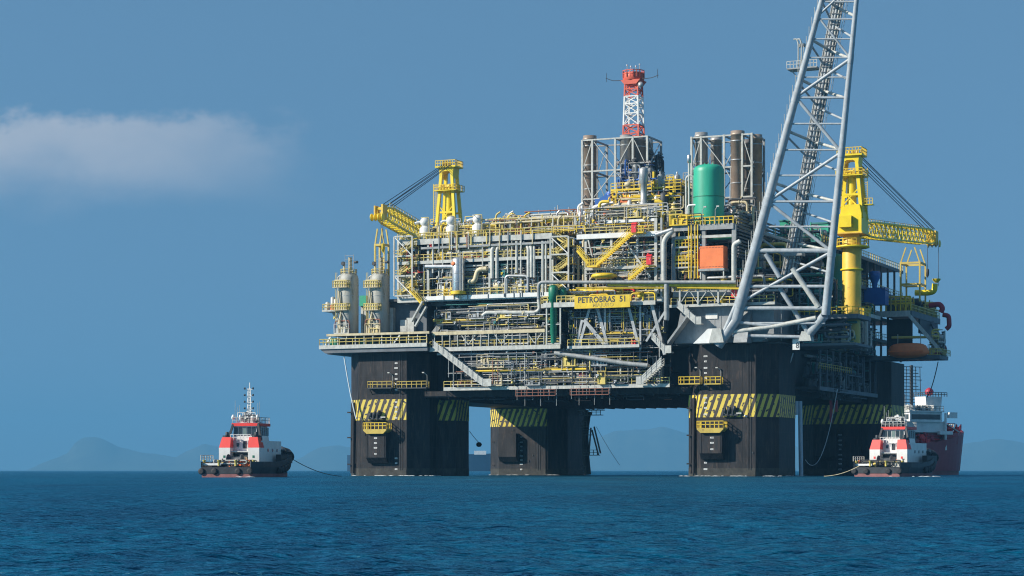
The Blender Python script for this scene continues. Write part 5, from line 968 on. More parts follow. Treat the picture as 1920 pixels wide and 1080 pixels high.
# ================================================================ cranes
def crane(lab, bx, bv, zb, zt, boomv, tipu, lenboom, pedestal=True, ztb=44.5):
    t = thing('pedestal_crane', lab, 'crane', (bx, bv, zb)); g = lambda n_, mb, m='crane': part(t, n_, mb, m)
    s = 1 if boomv > 0 else -1; zd = ztb
    if pedestal:
        g('pedestal', MB().lathe((bx, bv, zb), [(1.75, 0), (1.75, zd-zb-1), (1.5, zd-zb-.3), (1.5, zd-zb+.1)], 26), 'crane_worn')
        for k in (.55, .82): g('ring_gallery', MB().lathe((bx, bv, zb+(zd-zb)*k), [(2.0, 0), (2.1, .08), (2.1, .24), (2.0, .3)] if k < .7 else [(3.0, 0), (3.3, .1), (3.3, .3), (3.0, .4)], 22)); 
        zr = zb+(zd-zb)*.82+.4; g('handrail', MB().rail([(bx+3.2*math.cos(q), bv+3.2*math.sin(q), zr) for q in [k*math.pi/6 for k in range(13)]], 1.2, .06, .9), 'yellow')
    # slewing house
    g('house', MB().prism([(bx-2.5, zd), (bx+2.5, zd), (bx+2.5, zd+3.4), (bx+2.1, zd+5.1), (bx-.6, zd+5.1), (bx-1.2, zd+3.5), (bx-2.3, zd+3.3)], bv-2.6, bv+2.6)); cb = g('operator_cab', MB().box((bx-1.6, bv-3.5, zd+.9), (bx+.8, bv-2.61, zd+3.0))); part(cb, 'window', MB().box((bx+.81, bv-3.3, zd+1.5), (bx+.84, bv-2.8, zd+2.7)), 'glass')
    g('house_skirt', MB().box((bx-2.7, bv-2.8, zd-.25), (bx+2.7, bv+2.8, zd-.01)), 'crane_worn')
    # A-frame tower
    H = zt-zd; top_ = zd+H-1.0; g('mast_column', MB().tube((bx, bv, zd+4), (bx, bv, zd+H*.70), .95, 18, .8))
    for dx in (-1, 1):
        for dv in (-1, 1): g('mast_leg', MB().beam((bx+dx*2.4, bv+dv*1.8, zd+2.6), (bx+dx*1.15, bv+dv*1.1, top_), .62))
    for k in (.45, .7): 
        ww = 2.15-(1.1)*k; z = zd+H*k
        g('cross_member', MB().box((bx-ww, bv-1.7, z), (bx+ww, bv-1.3, z+.4))); g('cross_member', MB().box((bx-ww, bv+1.2, z), (bx+ww, bv+1.6, z+.4)))
    for dx in (-1, 1): g('mast_brace', MB().beam((bx+dx*1.8, bv-1.7, zd+H*.30), (bx-dx*1.4, bv-1.5, zd+H*.52), .2))
    g('mast_winch', MB().lathe((bx-.9, bv-1.2, zd+H*.74), [(.2, 0), (.6, .05), (.6, .2), (.4, .22), (.4, 1.5), (.6, 1.52), (.6, 1.7)], 14, axis=0), 'crane_worn')
    z = zd+H*.70; gl = g('gallery', MB().box((bx-2.5, bv-2.3, z-.15), (bx+2.6, bv+2.3, z))); part(gl, 'handrail', MB().rail([(bx-2.45, bv-2.25, z), (bx+2.55, bv-2.25, z), (bx+2.55, bv+2.25, z)], 1.15, .055, .7), 'yellow')
    g('mast_head', MB().prism([(bx-1.5, top_-2.3), (bx-1.15, top_-1.1), (bx-.6, top_-.75), (bx+.6, top_-.75), (bx+1.15, top_-1.1), (bx+1.5, top_-2.3), (bx+1.75, top_), (bx-1.75, top_)], bv-1.5, bv+1.5))
    gl = g('gallery', MB().box((bx-2.4, bv-2, top_+.01), (bx+2.4, bv+2, top_+.3))); part(gl, 'handrail', MB().rail([(bx-2.3, bv-1.95, top_+.3), (bx+2.35, bv-1.95, top_+.3), (bx+2.35, bv+1.95, top_+.3), (bx-2.3, bv+1.95, top_+.3)], 1.2, .06, .6), 'yellow')
    for dx in (-1, 0, 1): g('sheave', MB().lathe((bx+dx*.8-.1, bv+s*1.2, top_+.9), [(.55, 0), (.6, .05), (.6, .15), (.55, .2)], 14, axis=0), 'crane_worn')
    lx = bx+(2.6 if s > 0 else -2.6); g('ladder', MB().beam((lx, bv-1, zd+H*.25), (lx, bv-1, zd+H*.78), .1).beam((lx+.6*s, bv-1, zd+H*.25), (lx+.6*s, bv-1, zd+H*.78), .1), 'yellow')
    mb = MB(); 
    for k in range(24): z = zd+H*.25+k*H*.53/24; mb.beam((lx, bv-1, z), (lx+.6*s, bv-1, z), .06)
    g('ladder_rungs', mb, 'yellow'); zq_ = zd+H*.33; gl = g('gallery', MB().box((lx-.4, bv-1.6, zq_), (lx+1.4*s+.3, bv, zq_+.12))); part(gl, 'handrail', MB().rail([(lx-.4, bv-1.5, zq_+.1), (lx+1.4*s+.3, bv-1.5, zq_+.1)], 1.1, .05, .5), 'yellow')
    # lattice boom
    A = Vector((bx, bv+s*2.6, zd+1.2)); B = Vector((tipu, boomv+bv, zd+4.3)); d = (B-A).normalized(); sd_ = Vector((-d.y, d.x, 0)).normalized(); up = sd_.cross(d)*(1 if sd_.cross(d).z > 0 else -1); n_ = 18
    prof = lambda q: min(1, q*5+.35, (1-q)*7+.45); bo = None; W, Hh = 1.2, 1.45; Ls = []
    bo = g('boom', MB().beam(A, A+d*.6, 2.2, 1.4)); prevp = None
    for i in range(n_+1):
        q = i/n_; c = A.lerp(B, q); p = prof(q); cur = [c+sd_*W*a*p+up*Hh*b*p for a, b in ((-1, -1), (1, -1), (1, 1), (-1, 1))]
        if prevp:
            mb = MB()
            for k in range(4):
                mb.beam(prevp[k], cur[k], .3); mb.beam(cur[k], cur[(k+1) % 4], .16); mb.beam(prevp[k], cur[(k+1) % 4], .14) ; mb.beam(prevp[(k+1) % 4], cur[k], .1)
            part(bo, 'boom_bay', mb, 'crane')
        prevp = cur
    part(bo, 'boom_walkway', MB().rail([A+sd_*1.0+up*1.3+d*3, B+sd_*1.0+up*1.3-d*3], 1.0, .045, 1.6), 'yrail')
    tip = B; part(bo, 'boom_head', MB().box((tip.x-1.1, tip.y-.4, tip.z-1.3), (tip.x-.8, tip.y+1.3, tip.z+1.2)).box((tip.x+.6, tip.y-.6, tip.z-1.5), (tip.x+1.0, tip.y+1.3, tip.z+1.4)).box((tip.x-.79, tip.y, tip.z+.4), (tip.x+.59, tip.y+1.2, tip.z+.9)).box((tip.x-.79, tip.y-.2, tip.z-1.3), (tip.x+.59, tip.y+1.2, tip.z-.8)) if s < 0 else MB().box((tip.x-1.0, tip.y-1.2, tip.z-1.6), (tip.x+1.0, tip.y+1.2, tip.z+1.3)), 'crane_worn')
    for dx in (-1.2, -.4, .4, 1.2): part(bo, 'sheave', MB().lathe((tip.x+dx, tip.y+s*1.2, tip.z-1.2), [(.7, 0), (.75, .1), (.7, .2)], 12, axis=0), 'crane')
    for dx, w_ in ((-1.3, 1), (-.6, .7), (.2, .95), (1.0, .8), (1.4, .6)): g('luffing_rope', MB().tube((bx+dx*.8, bv+s*1.2, top_+.6), (tip.x+dx*.9, tip.y-s*(2.5+3*(1-w_)), tip.z+1.4), .075, 5), 'wire')
    g('hoist_rope', MB().tube((tip.x-1.2*-s*-1, tip.y+s*1, tip.z-1.6), (tip.x-1.2*-s*-1, tip.y+s*1, tip.z-6.5), .06, 5), 'wire'); g('hook_block', MB().lathe((tip.x-1.2*-s*-1, tip.y+s*1, tip.z-8.2), [(.05, 0), (.25, .4), (.35, 1.0), (.3, 1.7), (.1, 1.9)], 10), 'dark' if s > 0 else 'yellow')
    g('hoist_rope', MB().tube((tip.x+1.0, tip.y+s*1.4, tip.z-1.6), (tip.x+1.0, tip.y+s*1.4, tip.z-10), .05, 5), 'wire')
    return t, A, B
MT['crane'] = mat('crane_yellow_paint', (.80, .60, .015), .4, 0, .1, .12, (.3, .2, .03)); MT['crane_worn'] = mat('worn_crane_yellow', (.70, .45, .05), .5, 0, .15, .4, (.16, .08, .03))
CRU, CRV = U(1597, 5), 5
crR, *_ = crane('yellow pedestal crane beside the grey lattice boom, its boom pointing at the supply ship end', CRU, CRV, Z(1597, 592, 5), Z(1598, 284, 5), 52, U(1748, 57), 50, True, Z(1597, 438, 5)+.0)
crL, *_ = crane('far yellow crane behind the white scrubbers, boom reaching out over the silo end', U(842, 30), 30, 44, Z(842, 307, 30), -42.5, U(712, -12.5), 50, False, 47.3)
# crane boom rests
def rest(lab, org, pu, pv, z0, z1, wu, wv, m='oyel2'):
    t = thing('boom_rest', lab, 'support frame', org)
    for a in (-1, 1):
        for b in (-1, 1):
            part(t, 'leg', MB().box((pu+a*wu-.16, pv+b*wv-.16, z0), (pu+a*wu+.16, pv+b*wv+.16, z1-3.2)), m); part(t, 'leg_top', MB().beam((pu+a*wu, pv+b*wv, z1-3.2), (pu+a*wu*.45, pv+b*wv, z1), .25), m)
    for z in (z0+(z1-3.2-z0)*.45, z1-3.2): 
        for b in (-1, 1): part(t, 'cross_member', MB().box((pu-wu-.16, pv+b*wv-.14, z-.2), (pu+wu+.16, pv+b*wv+.14, z+.2)), m)
        for a in (-1, 1): part(t, 'cross_member', MB().box((pu+a*wu-.14, pv-wv, z-.2), (pu+a*wu+.14, pv+wv, z+.2)), m)
    return t
MT['oyel2'] = mat('dull_yellow_paint', (.55, .42, .10), .5, 0, .15, .3)
RU, RV = U(1712, 56), 56
rest('open yellow frame holding up the crane boom above the railed block', (RU, RV, 36), RU, RV, 36, Z(1712, 466, 56), 2.0, 2.6)
rest('slender yellow frame holding up the far crane boom behind the silos', (U(716, -6), -6, 40), U(716, -6), -6, 30, 49, 1.0, 1.0)
# ================================================================ flank of the platform (shaded side)
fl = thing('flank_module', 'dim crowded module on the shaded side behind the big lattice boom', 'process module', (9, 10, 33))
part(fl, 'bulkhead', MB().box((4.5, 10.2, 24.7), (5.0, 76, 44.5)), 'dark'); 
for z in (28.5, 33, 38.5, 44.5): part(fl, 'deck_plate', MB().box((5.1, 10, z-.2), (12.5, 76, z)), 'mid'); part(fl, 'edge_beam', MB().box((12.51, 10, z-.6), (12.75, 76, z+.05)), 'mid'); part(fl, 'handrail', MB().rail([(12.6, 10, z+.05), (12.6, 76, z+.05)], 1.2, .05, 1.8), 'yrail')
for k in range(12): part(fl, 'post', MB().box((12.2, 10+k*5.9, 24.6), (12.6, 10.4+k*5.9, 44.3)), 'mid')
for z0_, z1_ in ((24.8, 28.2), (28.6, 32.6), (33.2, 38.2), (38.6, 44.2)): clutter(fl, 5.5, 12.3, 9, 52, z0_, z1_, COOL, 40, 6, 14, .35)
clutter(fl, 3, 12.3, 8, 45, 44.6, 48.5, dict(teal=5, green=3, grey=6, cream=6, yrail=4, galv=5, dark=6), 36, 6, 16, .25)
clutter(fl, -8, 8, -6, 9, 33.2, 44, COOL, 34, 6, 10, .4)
for i, (px0, px1, y0, y1, v_) in enumerate(((1462, 1492, 447, 414, 30), (1521, 1553, 460, 419, 34))):
    a, b = P(px0, y0, v_), P(px1, y1, v_); t = thing('green_housing', ['sea-green housing seen between the tubes of the lattice boom', 'darker sea-green louvred housing just beside the crane house'][i], 'housing', a, group='sea-green housings behind the lattice boom'); part(t, 'casing', MB().box((a[0], v_, a[2]), (b[0], v_+6, b[2])), 'green'); part(t, 'roof', MB().box((a[0]-.2, v_-.2, b[2]+.01), (b[0]+.2, v_+6.2, b[2]+.3)), 'teal')
    mb = MB(); 
    for k in range(8): z = a[2]+.5+k*(b[2]-a[2]-1)/8; mb.box((b[0]+.01, v_+.4, z), (b[0]+.15, v_+5.6, z+.2))
    part(t, 'louvre', mb, 'dgreen')
t = thing('green_tank', 'dark green cylindrical tank low behind the lattice boom near the crane pedestal', 'tank', P(1556, 540, 20)); part(t, 'shell', MB().lathe(P(1562, 545, 20), [(2.0, 0), (2.0, 6.4), (1.6, 7), (.5, 7.2)], 24), 'dgreen')
t = thing('blue_hopper', 'small blue hopper unit on the deck beyond the crane pedestal', 'hopper', P(1636, 548, 45)); a = P(1640, 540, 45); part(t, 'hopper', MB().lathe((a[0], 45, a[2]), [(.5, 0), (.6, 1.0), (1.2, 2.2), (1.2, 3.2), (.9, 3.4)], 12), 'blue'); part(t, 'housing', MB().box((a[0]-2, 44, a[2]-3.5), (a[0]+2.4, 47, a[2]-.01)), 'blue'); part(t, 'duct', MB().path([(a[0]-4.5, 44, a[2]-3), (a[0]-4.2, 44, a[2]-.4), (a[0]-2.6, 44, a[2]-.3), (a[0]-2.4, 44, a[2]-2.6)], .35, 10), 'mid'); part(t, 'rail_post', MB().path([(a[0]+1.5, 44, a[2]), (a[0]+3.6, 44, a[2]-1.2), (a[0]+3.6, 44, a[2]-5)], .08, 6), 'mid')
# right-hand small landing and railed block: sunlit fronts painted pale, shaded side dark
sl_ = thing('side_landing', 'small landing with yellow rail and grey post below the crane pedestal', 'landing', P(1600, 588, 30)); a, b = P(1596, 588, 30), P(1628, 582, 30)
part(sl_, 'deck', MB().box((a[0], 30, a[2]-.7), (b[0], 40, a[2])), 'light'); part(sl_, 'handrail', MB().rail([(a[0], 30.1, a[2]), (b[0], 30.1, a[2])], 1.4, .07, .8), 'yellow'); part(sl_, 'post', MB().box((b[0]-.8, 30.2, 25), (b[0]-.2, 30.8, a[2]-.72)), 'light'); part(sl_, 'stair', MB().stair(P(1592, 598, 29), P(1600, 586, 29), .9), 'yellow')
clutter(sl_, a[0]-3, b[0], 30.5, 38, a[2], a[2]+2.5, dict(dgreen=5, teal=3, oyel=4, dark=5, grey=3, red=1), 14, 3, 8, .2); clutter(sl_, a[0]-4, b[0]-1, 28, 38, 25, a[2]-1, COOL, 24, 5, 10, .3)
rb = thing('railed_block', 'yellow railed deck block jutting from the shaded side above the orange lifeboat', 'deck block', (13, 50, 33)); BU0, BU1, BV0, BV1 = U(1641, 50), U(1707, 50), 50, 77; zb_ = Z(1675, 583, 50)
part(rb, 'edge_beam', MB().box((BU0, BV0, zb_-1.2), (BU1, BV0+.3, zb_)), 'light'); part(rb, 'edge_beam', MB().box((BU1+.005, BV0, zb_-1.2), (BU1+.3, BV1, zb_)), 'mid'); part(rb, 'deck_plate', MB().box((BU0, BV0+.31, zb_-.6), (BU1, BV1, zb_-.1)), 'dark')
mb = MB(); 
part(rb, 'handrail', MB().rail([(BU0+1.2, BV0+.1, zb_), (BU1, BV0+.1, zb_)], 2.9, .13, 1.0), 'yellow'); part(rb, 'handrail', MB().rail([(BU0+1.2, BV0+.15, zb_+.7), (BU1, BV0+.15, zb_+.7)], 1.4, .09, 2.0), 'yellow'); part(rb, 'handrail', MB().rail([(BU1+.1, BV0+.4, zb_), (BU1+.1, BV1, zb_)], 1.3, .06, 1.2), 'yrail')
clutter(rb, BU0+1, BU1, BV0+1, BV0+8, zb_, zb_+3.4, dict(oyel=6, yellow=3, dark=6, teal=2, grey=3), 16, 3, 10, .25); clutter(rb, BU0+3, BU1, BV0+9, BV1, zb_, zb_+4, dict(oyel=4, dark=6, teal=3, mid=6), 22, 3, 12, .25)
part(rb, 'strut', MB().beam((BU1-.3, BV0+.2, zb_-1.0), P(1766, 661, 52), .9, .7), 'light'); part(rb, 'strut', MB().beam((BU1+.2, BV1-8, zb_-1.2), P(1772, 655, 60), .8, .5), 'mid')
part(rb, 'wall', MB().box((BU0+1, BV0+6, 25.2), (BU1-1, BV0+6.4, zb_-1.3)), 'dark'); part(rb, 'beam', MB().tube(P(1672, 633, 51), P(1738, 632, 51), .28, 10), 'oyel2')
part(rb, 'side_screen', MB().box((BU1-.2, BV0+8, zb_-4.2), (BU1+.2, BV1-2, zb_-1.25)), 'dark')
zl = 24.7; part(rb, 'lower_deck', MB().box((8, 50, zl-.8), (P(1778, 660, 58)[0], 58, zl)), 'mid'); part(rb, 'handrail', MB().rail([(P(1740, 660, 50)[0], 50.1, zl), (P(1774, 660, 54)[0], 50.1, zl), (P(1774, 660, 54)[0], 58, zl)], 1.2, .06, 1.1), 'yrail')
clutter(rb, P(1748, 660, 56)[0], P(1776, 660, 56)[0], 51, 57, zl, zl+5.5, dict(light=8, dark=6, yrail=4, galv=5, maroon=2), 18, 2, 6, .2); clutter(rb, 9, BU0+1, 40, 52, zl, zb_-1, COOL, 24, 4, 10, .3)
for i, (a, r_) in enumerate((([P(1742, 573, 58), P(1762, 570, 58), P(1768, 578, 58), P(1764, 586, 58)], .55), ([P(1768, 590, 60), P(1779, 592, 60), P(1780, 612, 60), P(1774, 617, 60)], .5))): solo('red_hose_loop', MB().path(a, r_, 12, 2.0), 'maroon2', ['upper dark red hose loop bulging out past the railed block', 'lower dark red hose loop bulging out past the railed block'][i], 'hose', a[0], group='dark red hose loops past the railed block')
t = solo('yellow_vent', MB().path([P(1716, 549, 56), P(1742, 549, 56), P(1752, 546, 56), P(1753, 532, 56)], .6, 12, 1.2).lathe(P(1756, 530, 56), [(.3, 0), (.8, .5), (.9, .8)], 12), 'crane', 'yellow elbow vent sticking up at the outer edge beside the boom rest', 'vent', P(1716, 549, 56))
# lifeboat
a = P(1664, 668, 49); b = P(1742, 668, 49); L = b[0]-a[0]; cu_ = (a[0]+b[0])/2; z0 = Z(1700, 674, 49); h = Z(1700, 644, 49)-z0
lb = thing('lifeboat', 'orange enclosed lifeboat hanging under the yellow railed block', 'lifeboat', (cu_, 49, z0)); st = []; mbl, mbt = MB(), MB(); ns = 15
def loft(mb, secs, close=True):
    n = len(secs[0]); vs = [p for s_ in secs for p in s_]; mb.add(vs, [(i*n+j, i*n+j+1, (i+1)*n+j+1, (i+1)*n+j) for i in range(len(secs)-1) for j in range(n-1)], True); mb.add(vs, [tuple(range(n)), tuple(range(len(vs)-1, len(vs)-n-1, -1))]); return mb
lo_, up_ = [], []
for i in range(ns):
    q = i/(ns-1)*2-1; w_ = 1.6*(1-abs(q)**3.0)**.6+.05; x_ = cu_+q*L/2; kz = z0+.25+.8*abs(q)**3; dz_ = z0+h*.48
    lo_.append([(x_, 49+w_*math.sin(t_), dz_-(dz_-kz)*math.cos(t_)**.8 if math.cos(t_) > 1e-6 else dz_) for t_ in [(-1+k/5)*math.pi/2 for k in range(11)]])
    hc = h*.52*(1-abs(q)**4)**.5+.05; up_.append([(x_, 49+w_*.9*math.cos(t_)*-1, dz_+.01+hc*math.sin(t_)**.7) for t_ in [k/10*math.pi for k in range(11)]])
part(lb, 'hull', loft(MB(), lo_), 'lbhull'); part(lb, 'canopy', loft(MB(), up_), 'orange'); part(lb, 'fender_strip', MB().box((a[0]+.8, 47.25, z0+h*.44), (b[0]-.8, 47.45, z0+h*.52)), 'lbhull'); 
for k in (-.25, .3): part(lb, 'fall_cable', MB().tube((cu_+k*L, 49, z0+h*.9), (cu_+k*L, 49, z0+h*1.6), .09, 6), 'light')
MT_ = None
ped = thing('crane_base_deck', 'small dim deck and braced column under the crane pedestal', 'deck', (CRU, CRV, 30)); zc = Z(1597, 592, 5)
part(ped, 'deck', MB().box((9.5, 0, zc-.8), (CRU+2.6, 9, zc-.02)), 'mid'); part(ped, 'handrail', MB().rail([(10, .1, zc), (CRU+2.5, .1, zc), (CRU+2.5, 8.9, zc)], 1.3, .06, 1.0), 'yellow'); part(ped, 'column', MB().tube((CRU, CRV, 24.6), (CRU, CRV, zc-.81), 1.6, 20), 'oyel')
for q in (1.5, 7.5): part(ped, 'brace', MB().beam((9.3, q, 25), (CRU, q, zc-.9), .5), 'mid')
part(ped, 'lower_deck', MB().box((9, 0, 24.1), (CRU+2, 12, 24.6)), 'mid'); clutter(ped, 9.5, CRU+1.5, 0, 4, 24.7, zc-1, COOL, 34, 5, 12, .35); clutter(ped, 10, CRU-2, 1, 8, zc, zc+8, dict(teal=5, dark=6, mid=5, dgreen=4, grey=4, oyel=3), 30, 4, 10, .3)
# hull underside things on the shaded side, between the two boom-side columns
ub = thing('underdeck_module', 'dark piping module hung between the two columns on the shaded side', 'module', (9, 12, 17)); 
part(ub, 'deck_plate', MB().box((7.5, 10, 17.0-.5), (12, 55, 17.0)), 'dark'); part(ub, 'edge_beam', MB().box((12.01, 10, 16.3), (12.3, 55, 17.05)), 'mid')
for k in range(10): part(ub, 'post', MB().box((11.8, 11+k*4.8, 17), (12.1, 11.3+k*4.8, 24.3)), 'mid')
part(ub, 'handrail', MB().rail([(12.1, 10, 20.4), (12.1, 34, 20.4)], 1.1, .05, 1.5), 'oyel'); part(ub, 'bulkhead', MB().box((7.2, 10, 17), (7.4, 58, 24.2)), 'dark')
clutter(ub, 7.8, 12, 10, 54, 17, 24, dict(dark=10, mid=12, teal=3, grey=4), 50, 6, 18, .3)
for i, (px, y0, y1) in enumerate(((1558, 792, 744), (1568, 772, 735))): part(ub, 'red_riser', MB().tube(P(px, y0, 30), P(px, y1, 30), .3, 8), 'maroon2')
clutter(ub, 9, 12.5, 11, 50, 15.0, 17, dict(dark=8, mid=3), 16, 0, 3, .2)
cs_ = solo('caisson', MB().tube(P(1502, 895, 11), (P(1500, 752, 11)[0], 11, Z(1500, 752, 11)), .42, 14).tube(P(1492, 778, 10), P(1492, 752, 10), .5, 12), 'caisson', 'pale blue-grey vertical pipe running down beside the boom-side column into the sea', 'pipe', P(1502, 890, 11))
# BL column side stairs
sc1 = thing('column_stair', 'spidery dark stair and landings on the rear column, seen through the gap', 'stair', P(1112, 800, 66)); V_ = 66.5
for (a, b) in (((1108, 802), (1104, 852)), ((1110, 806), (1122, 853)), ((1114, 800), (1126, 850))): part(sc1, 'stair_flight', MB().beam(P(*a, V_), P(*b, V_), .3), 'dark')
for (x0_, x1_, y) in ((1096, 1124, 853), (1094, 1112, 815), (1090, 1130, 778), (1086, 1133, 769), (1092, 1104, 800), (1094, 1102, 884)): 
    a, b = P(x0_, y, V_), P(x1_, y, V_); pt = part(sc1, 'landing', MB().box((a[0], V_-1.5, a[2]-.15), (b[0], V_+.5, a[2])), 'dark'); part(pt, 'handrail', MB().rail([(a[0], V_-1.4, a[2]), (b[0], V_-1.4, a[2])], 1.1, .06, 1.0), 'dark')
part(sc1, 'curved_guard', MB().path([P(1104, 772, V_), P(1101, 780, V_), P(1097, 810, V_), P(1098, 850, V_), P(1102, 890, V_)], .8, 10), 'hull')
# ================================================================ ropes, buoy
def sag(a, b, d, n=14): a, b = Vector(a), Vector(b); return [a.lerp(b, i/n)-Vector((0, 0, d*4*(i/n)*(1-i/n))) for i in range(n+1)]
for pts, r, m, lab in (
    (sag(P(645, 668, -9.6), P(668, 786, -9.8), .8), .13, 'ropew', 'pale slack rope hanging from the end platform to the end column'),
    (sag(P(1487, 662, 3), P(1396, 779, -9.3), 4.5), .14, 'ropew', 'pale mooring rope curving across the hazard band of the boom-side column'),
    (sag(P(880, 808, 20), P(898, 830, 20), .1), .06, 'wire', 'thin dark rope leading down to the hanging buoy'),
    (sag(P(1118, 800, 40), P(1162, 872, 40), .3), .04, 'wire', 'thin dark line dropping to the sea in the wide gap'),
    (sag(P(1759, 678, 58), P(1738, 745, 58), 1.0), .1, 'wire', 'dark hanging hose above the supply ship'),
    (sag(P(1570, 730, 20), P(1510, 862, 20), 6), .07, 'ropew', 'pale looping rope on the shaded side near the pale vertical pipe')):
    solo('rope', MB().path(pts, r, 6, .01), m, lab, 'rope', pts[0])
solo('buoy', MB().lathe(P(898, 838, 20), [(.1, 0), (.45, .1), (.62, .5), (.45, .9), (.1, 1.0)], 16), 'black', 'round black buoy hanging in the gap beside the end column', 'buoy', P(898, 838, 20))
# ================================================================ vessels
def hullbody(mb, L, B, zs, sheer, flare=0.0, stern=.92, x0=0.0, n=20, bowp=2.2):
    "closed hull between the heights zs; y from -L/2 (stern) to L/2 (bow)"
    secs = []
    for i in range(n+1):
        q = i/n; y = -L/2+L*q; f = stern*(.84+.16*min(1, q*9))+(1-stern)*min(1, q*4) if q < .45 else (max(0, 1-((q-.45)/.55)**bowp))**.75
        z0, z1 = zs[0], zs[1]+sheer*max(0, (q-.35)/.65)**2; b0 = B/2*f*(1-.04); b1 = B/2*min(1, f+flare*q)
        if i == n: b0, b1 = .06, .1+B/2*flare*.5
        yy1 = y+(flare*3*max(0, q-.8)*5 if zs[1] > 1.5 else 0)
        secs.append([(-b1, yy1, z1), (-b0, y, z0), (b0, y, z0), (b1, yy1, z1)])
    m = 4; vs = [p for s_ in secs for p in s_]; mb.add(vs, [(i*m+j, i*m+(j+1) % m, (i+1)*m+(j+1) % m, (i+1)*m+j) for i in range(n) for j in range(m)], False); mb.add(vs, [(0, 1, 2, 3), tuple(range(n*m+3, n*m-1, -1))]); return mb
def tug(lab, fr, mast_h=15.3, broad=False):
    t = thing('tugboat', lab, 'tug', (0, 0, 0), fr); g = lambda n_, mb, m: part(t, n_, mb, m); L, B = 23.5, 11.2
    g('lower_hull', hullbody(MB(), L, B, (-1.2, .6), .25), 'boot'); g('upper_hull', hullbody(MB(), L*1.005, B*1.02, (.61, 1.7), 3.2, .02), 'tblack')
    bw = g('bulwark', MB(), 'tblack') if False else None
    mb = MB(); n = 16                                           # bulwark follows the sheer
    def edge(q): 
        f = .92*(.84+.16*min(1, q*9))+(.08)*min(1, q*4) if q < .45 else (max(0, 1-((q-.45)/.55)**2.2))**.75
        return B/2*1.02*min(1, f+.02*q), -L/2+L*q, 1.7+3.2*max(0, (q-.35)/.65)**2
    for sx in (-1, 1):
        mb = MB(); pts = [edge(i/n) for i in range(n+1)]
        for p, q_ in zip(pts[:-1], pts[1:]): mb.beam((sx*p[0]*.985, p[1], p[2]+.45), (sx*q_[0]*.985, q_[1], q_[2]+.45), .18, .95)
        g('bulwark', mb, 'tblack')
    for i in range(9):
        q = .42+i*.06; p = edge(min(q, .97)); 
        for sx in (-1, 1): g('tyre', MB().lathe((sx*(p[0]+.12)-.2, p[1], p[2]-.5), [(.3, 0), (.6, .03), (.62, .35), (.3, .4)], 14, axis=0), 'black')
    g('bow_fender', MB().path([(-4.2, L/2-4.6, 3.5), (-2.6, L/2-1.6, 4.2), (0, L/2-.1, 4.5), (2.6, L/2-1.6, 4.2), (4.2, L/2-4.6, 3.5)], 1.0, 12, 1.2), 'black')
    for x in (-4.3, -2, 2.2, 4.3): g('stern_fender', MB().lathe((x, -L/2-.3, 1.0), [(.3, 0), (.55, .05), (.55, .35), (.3, .4)], 14, axis=1), 'black')
    for x, y in ((-4.4, -10.4), (4.4, -10.4), (-1.5, -11.1), (1.5, -11.1)): g('bollard', MB().lathe((x, y, 1.9), [(.22, 0), (.22, .8), (.3, .85), (.3, 1.0)], 10), 'yrail')
    g('aft_rail', MB().rail([(-5.0, -10.5, 2.8), (-5.0, -5, 2.8)], .9, .05, 1.2), 'light'); g('aft_deck_plate', MB().box((-4.6, -11.2, 2.0), (-1.2, -10.8, 2.35)), 'white')
    g('towing_winch', MB().lathe((-1.3, -7.5, 2.9), [(1.0, 0), (1.0, .15), (.55, .17), (.55, 2.4), (1, 2.42), (1, 2.6)], 16, axis=0), 'dark'); g('winch_frame', MB().box((-1.8, -8.4, 1.9), (1.8, -6.6, 2.5)), 'dark')
    # deckhouse
    dh = g('deckhouse', MB().box((-3.4, -4.2, 1.95), (3.4, 5.5, 6.2)), 'white')
    part(dh, 'recess_shade', MB().box((-1.75, -4.28, 2.0), (1.75, -4.21, 4.1)), 'dark'); part(dh, 'door', MB().box((.1, -4.36, 2.1), (.9, -4.29, 4.0)), 'tblack'); part(dh, 'door', MB().box((.1, -4.28, 4.9), (.75, -4.21, 6.1)), 'tblack'); part(dh, 'window', MB().box((-1.0, -4.28, 5.2), (-.55, -4.21, 5.8)), 'glass')  # dark panel on the flat wall paints the shade of a recess
    part(dh, 'balcony', MB().box((-1.79, -5.2, 4.3), (1.79, -4.3, 4.42)), 'white'); part(dh, 'handrail', MB().rail([(-1.8, -5.15, 6.25), (1.8, -5.15, 6.25)], 1.0, .04, .6), 'white')
    for k in range(4): part(dh, 'porthole', MB().lathe((3.41, -1+k*2.2, 4.6), [(.3, 0), (.3, .05)], 12, axis=0), 'glass')
    for x in (-1.1, -.2, 1.2): part(dh, 'deck_gear', MB().box((x, -5.6, 2.0), (x+.7, -4.9, 3.0+x*.2)), ('oyel', 'yrail', 'orange')[int(x+1.2)])
    for sx in (-1, 1):
        fu = g('funnel', MB().prism([(-5.8, 1.95), (-3.4, 1.95), (-3.4, 5.0), (-5.8, 5.0)], sx*2.62-1.0, sx*2.62+1.0, 'vz'), 'white')
        c_ = sx*2.62; ft = MB(); z0, z1 = 5.01, 6.8; o = .42 if sx < 0 else 0; o2 = .0 if sx < 0 else .42; ft.add([(c_-1.0, -5.8, z0), (c_+1.0, -5.8, z0), (c_+1.0, -3.4, z0), (c_-1.0, -3.4, z0), (c_-1.0+o, -5.4, z1), (c_+1.0-o2, -5.4, z1), (c_+1.0-o2, -3.6, z1), (c_-1.0+o, -3.6, z1)], [(0, 3, 2, 1), (4, 5, 6, 7), (0, 1, 5, 4), (1, 2, 6, 5), (2, 3, 7, 6), (3, 0, 4, 7)])
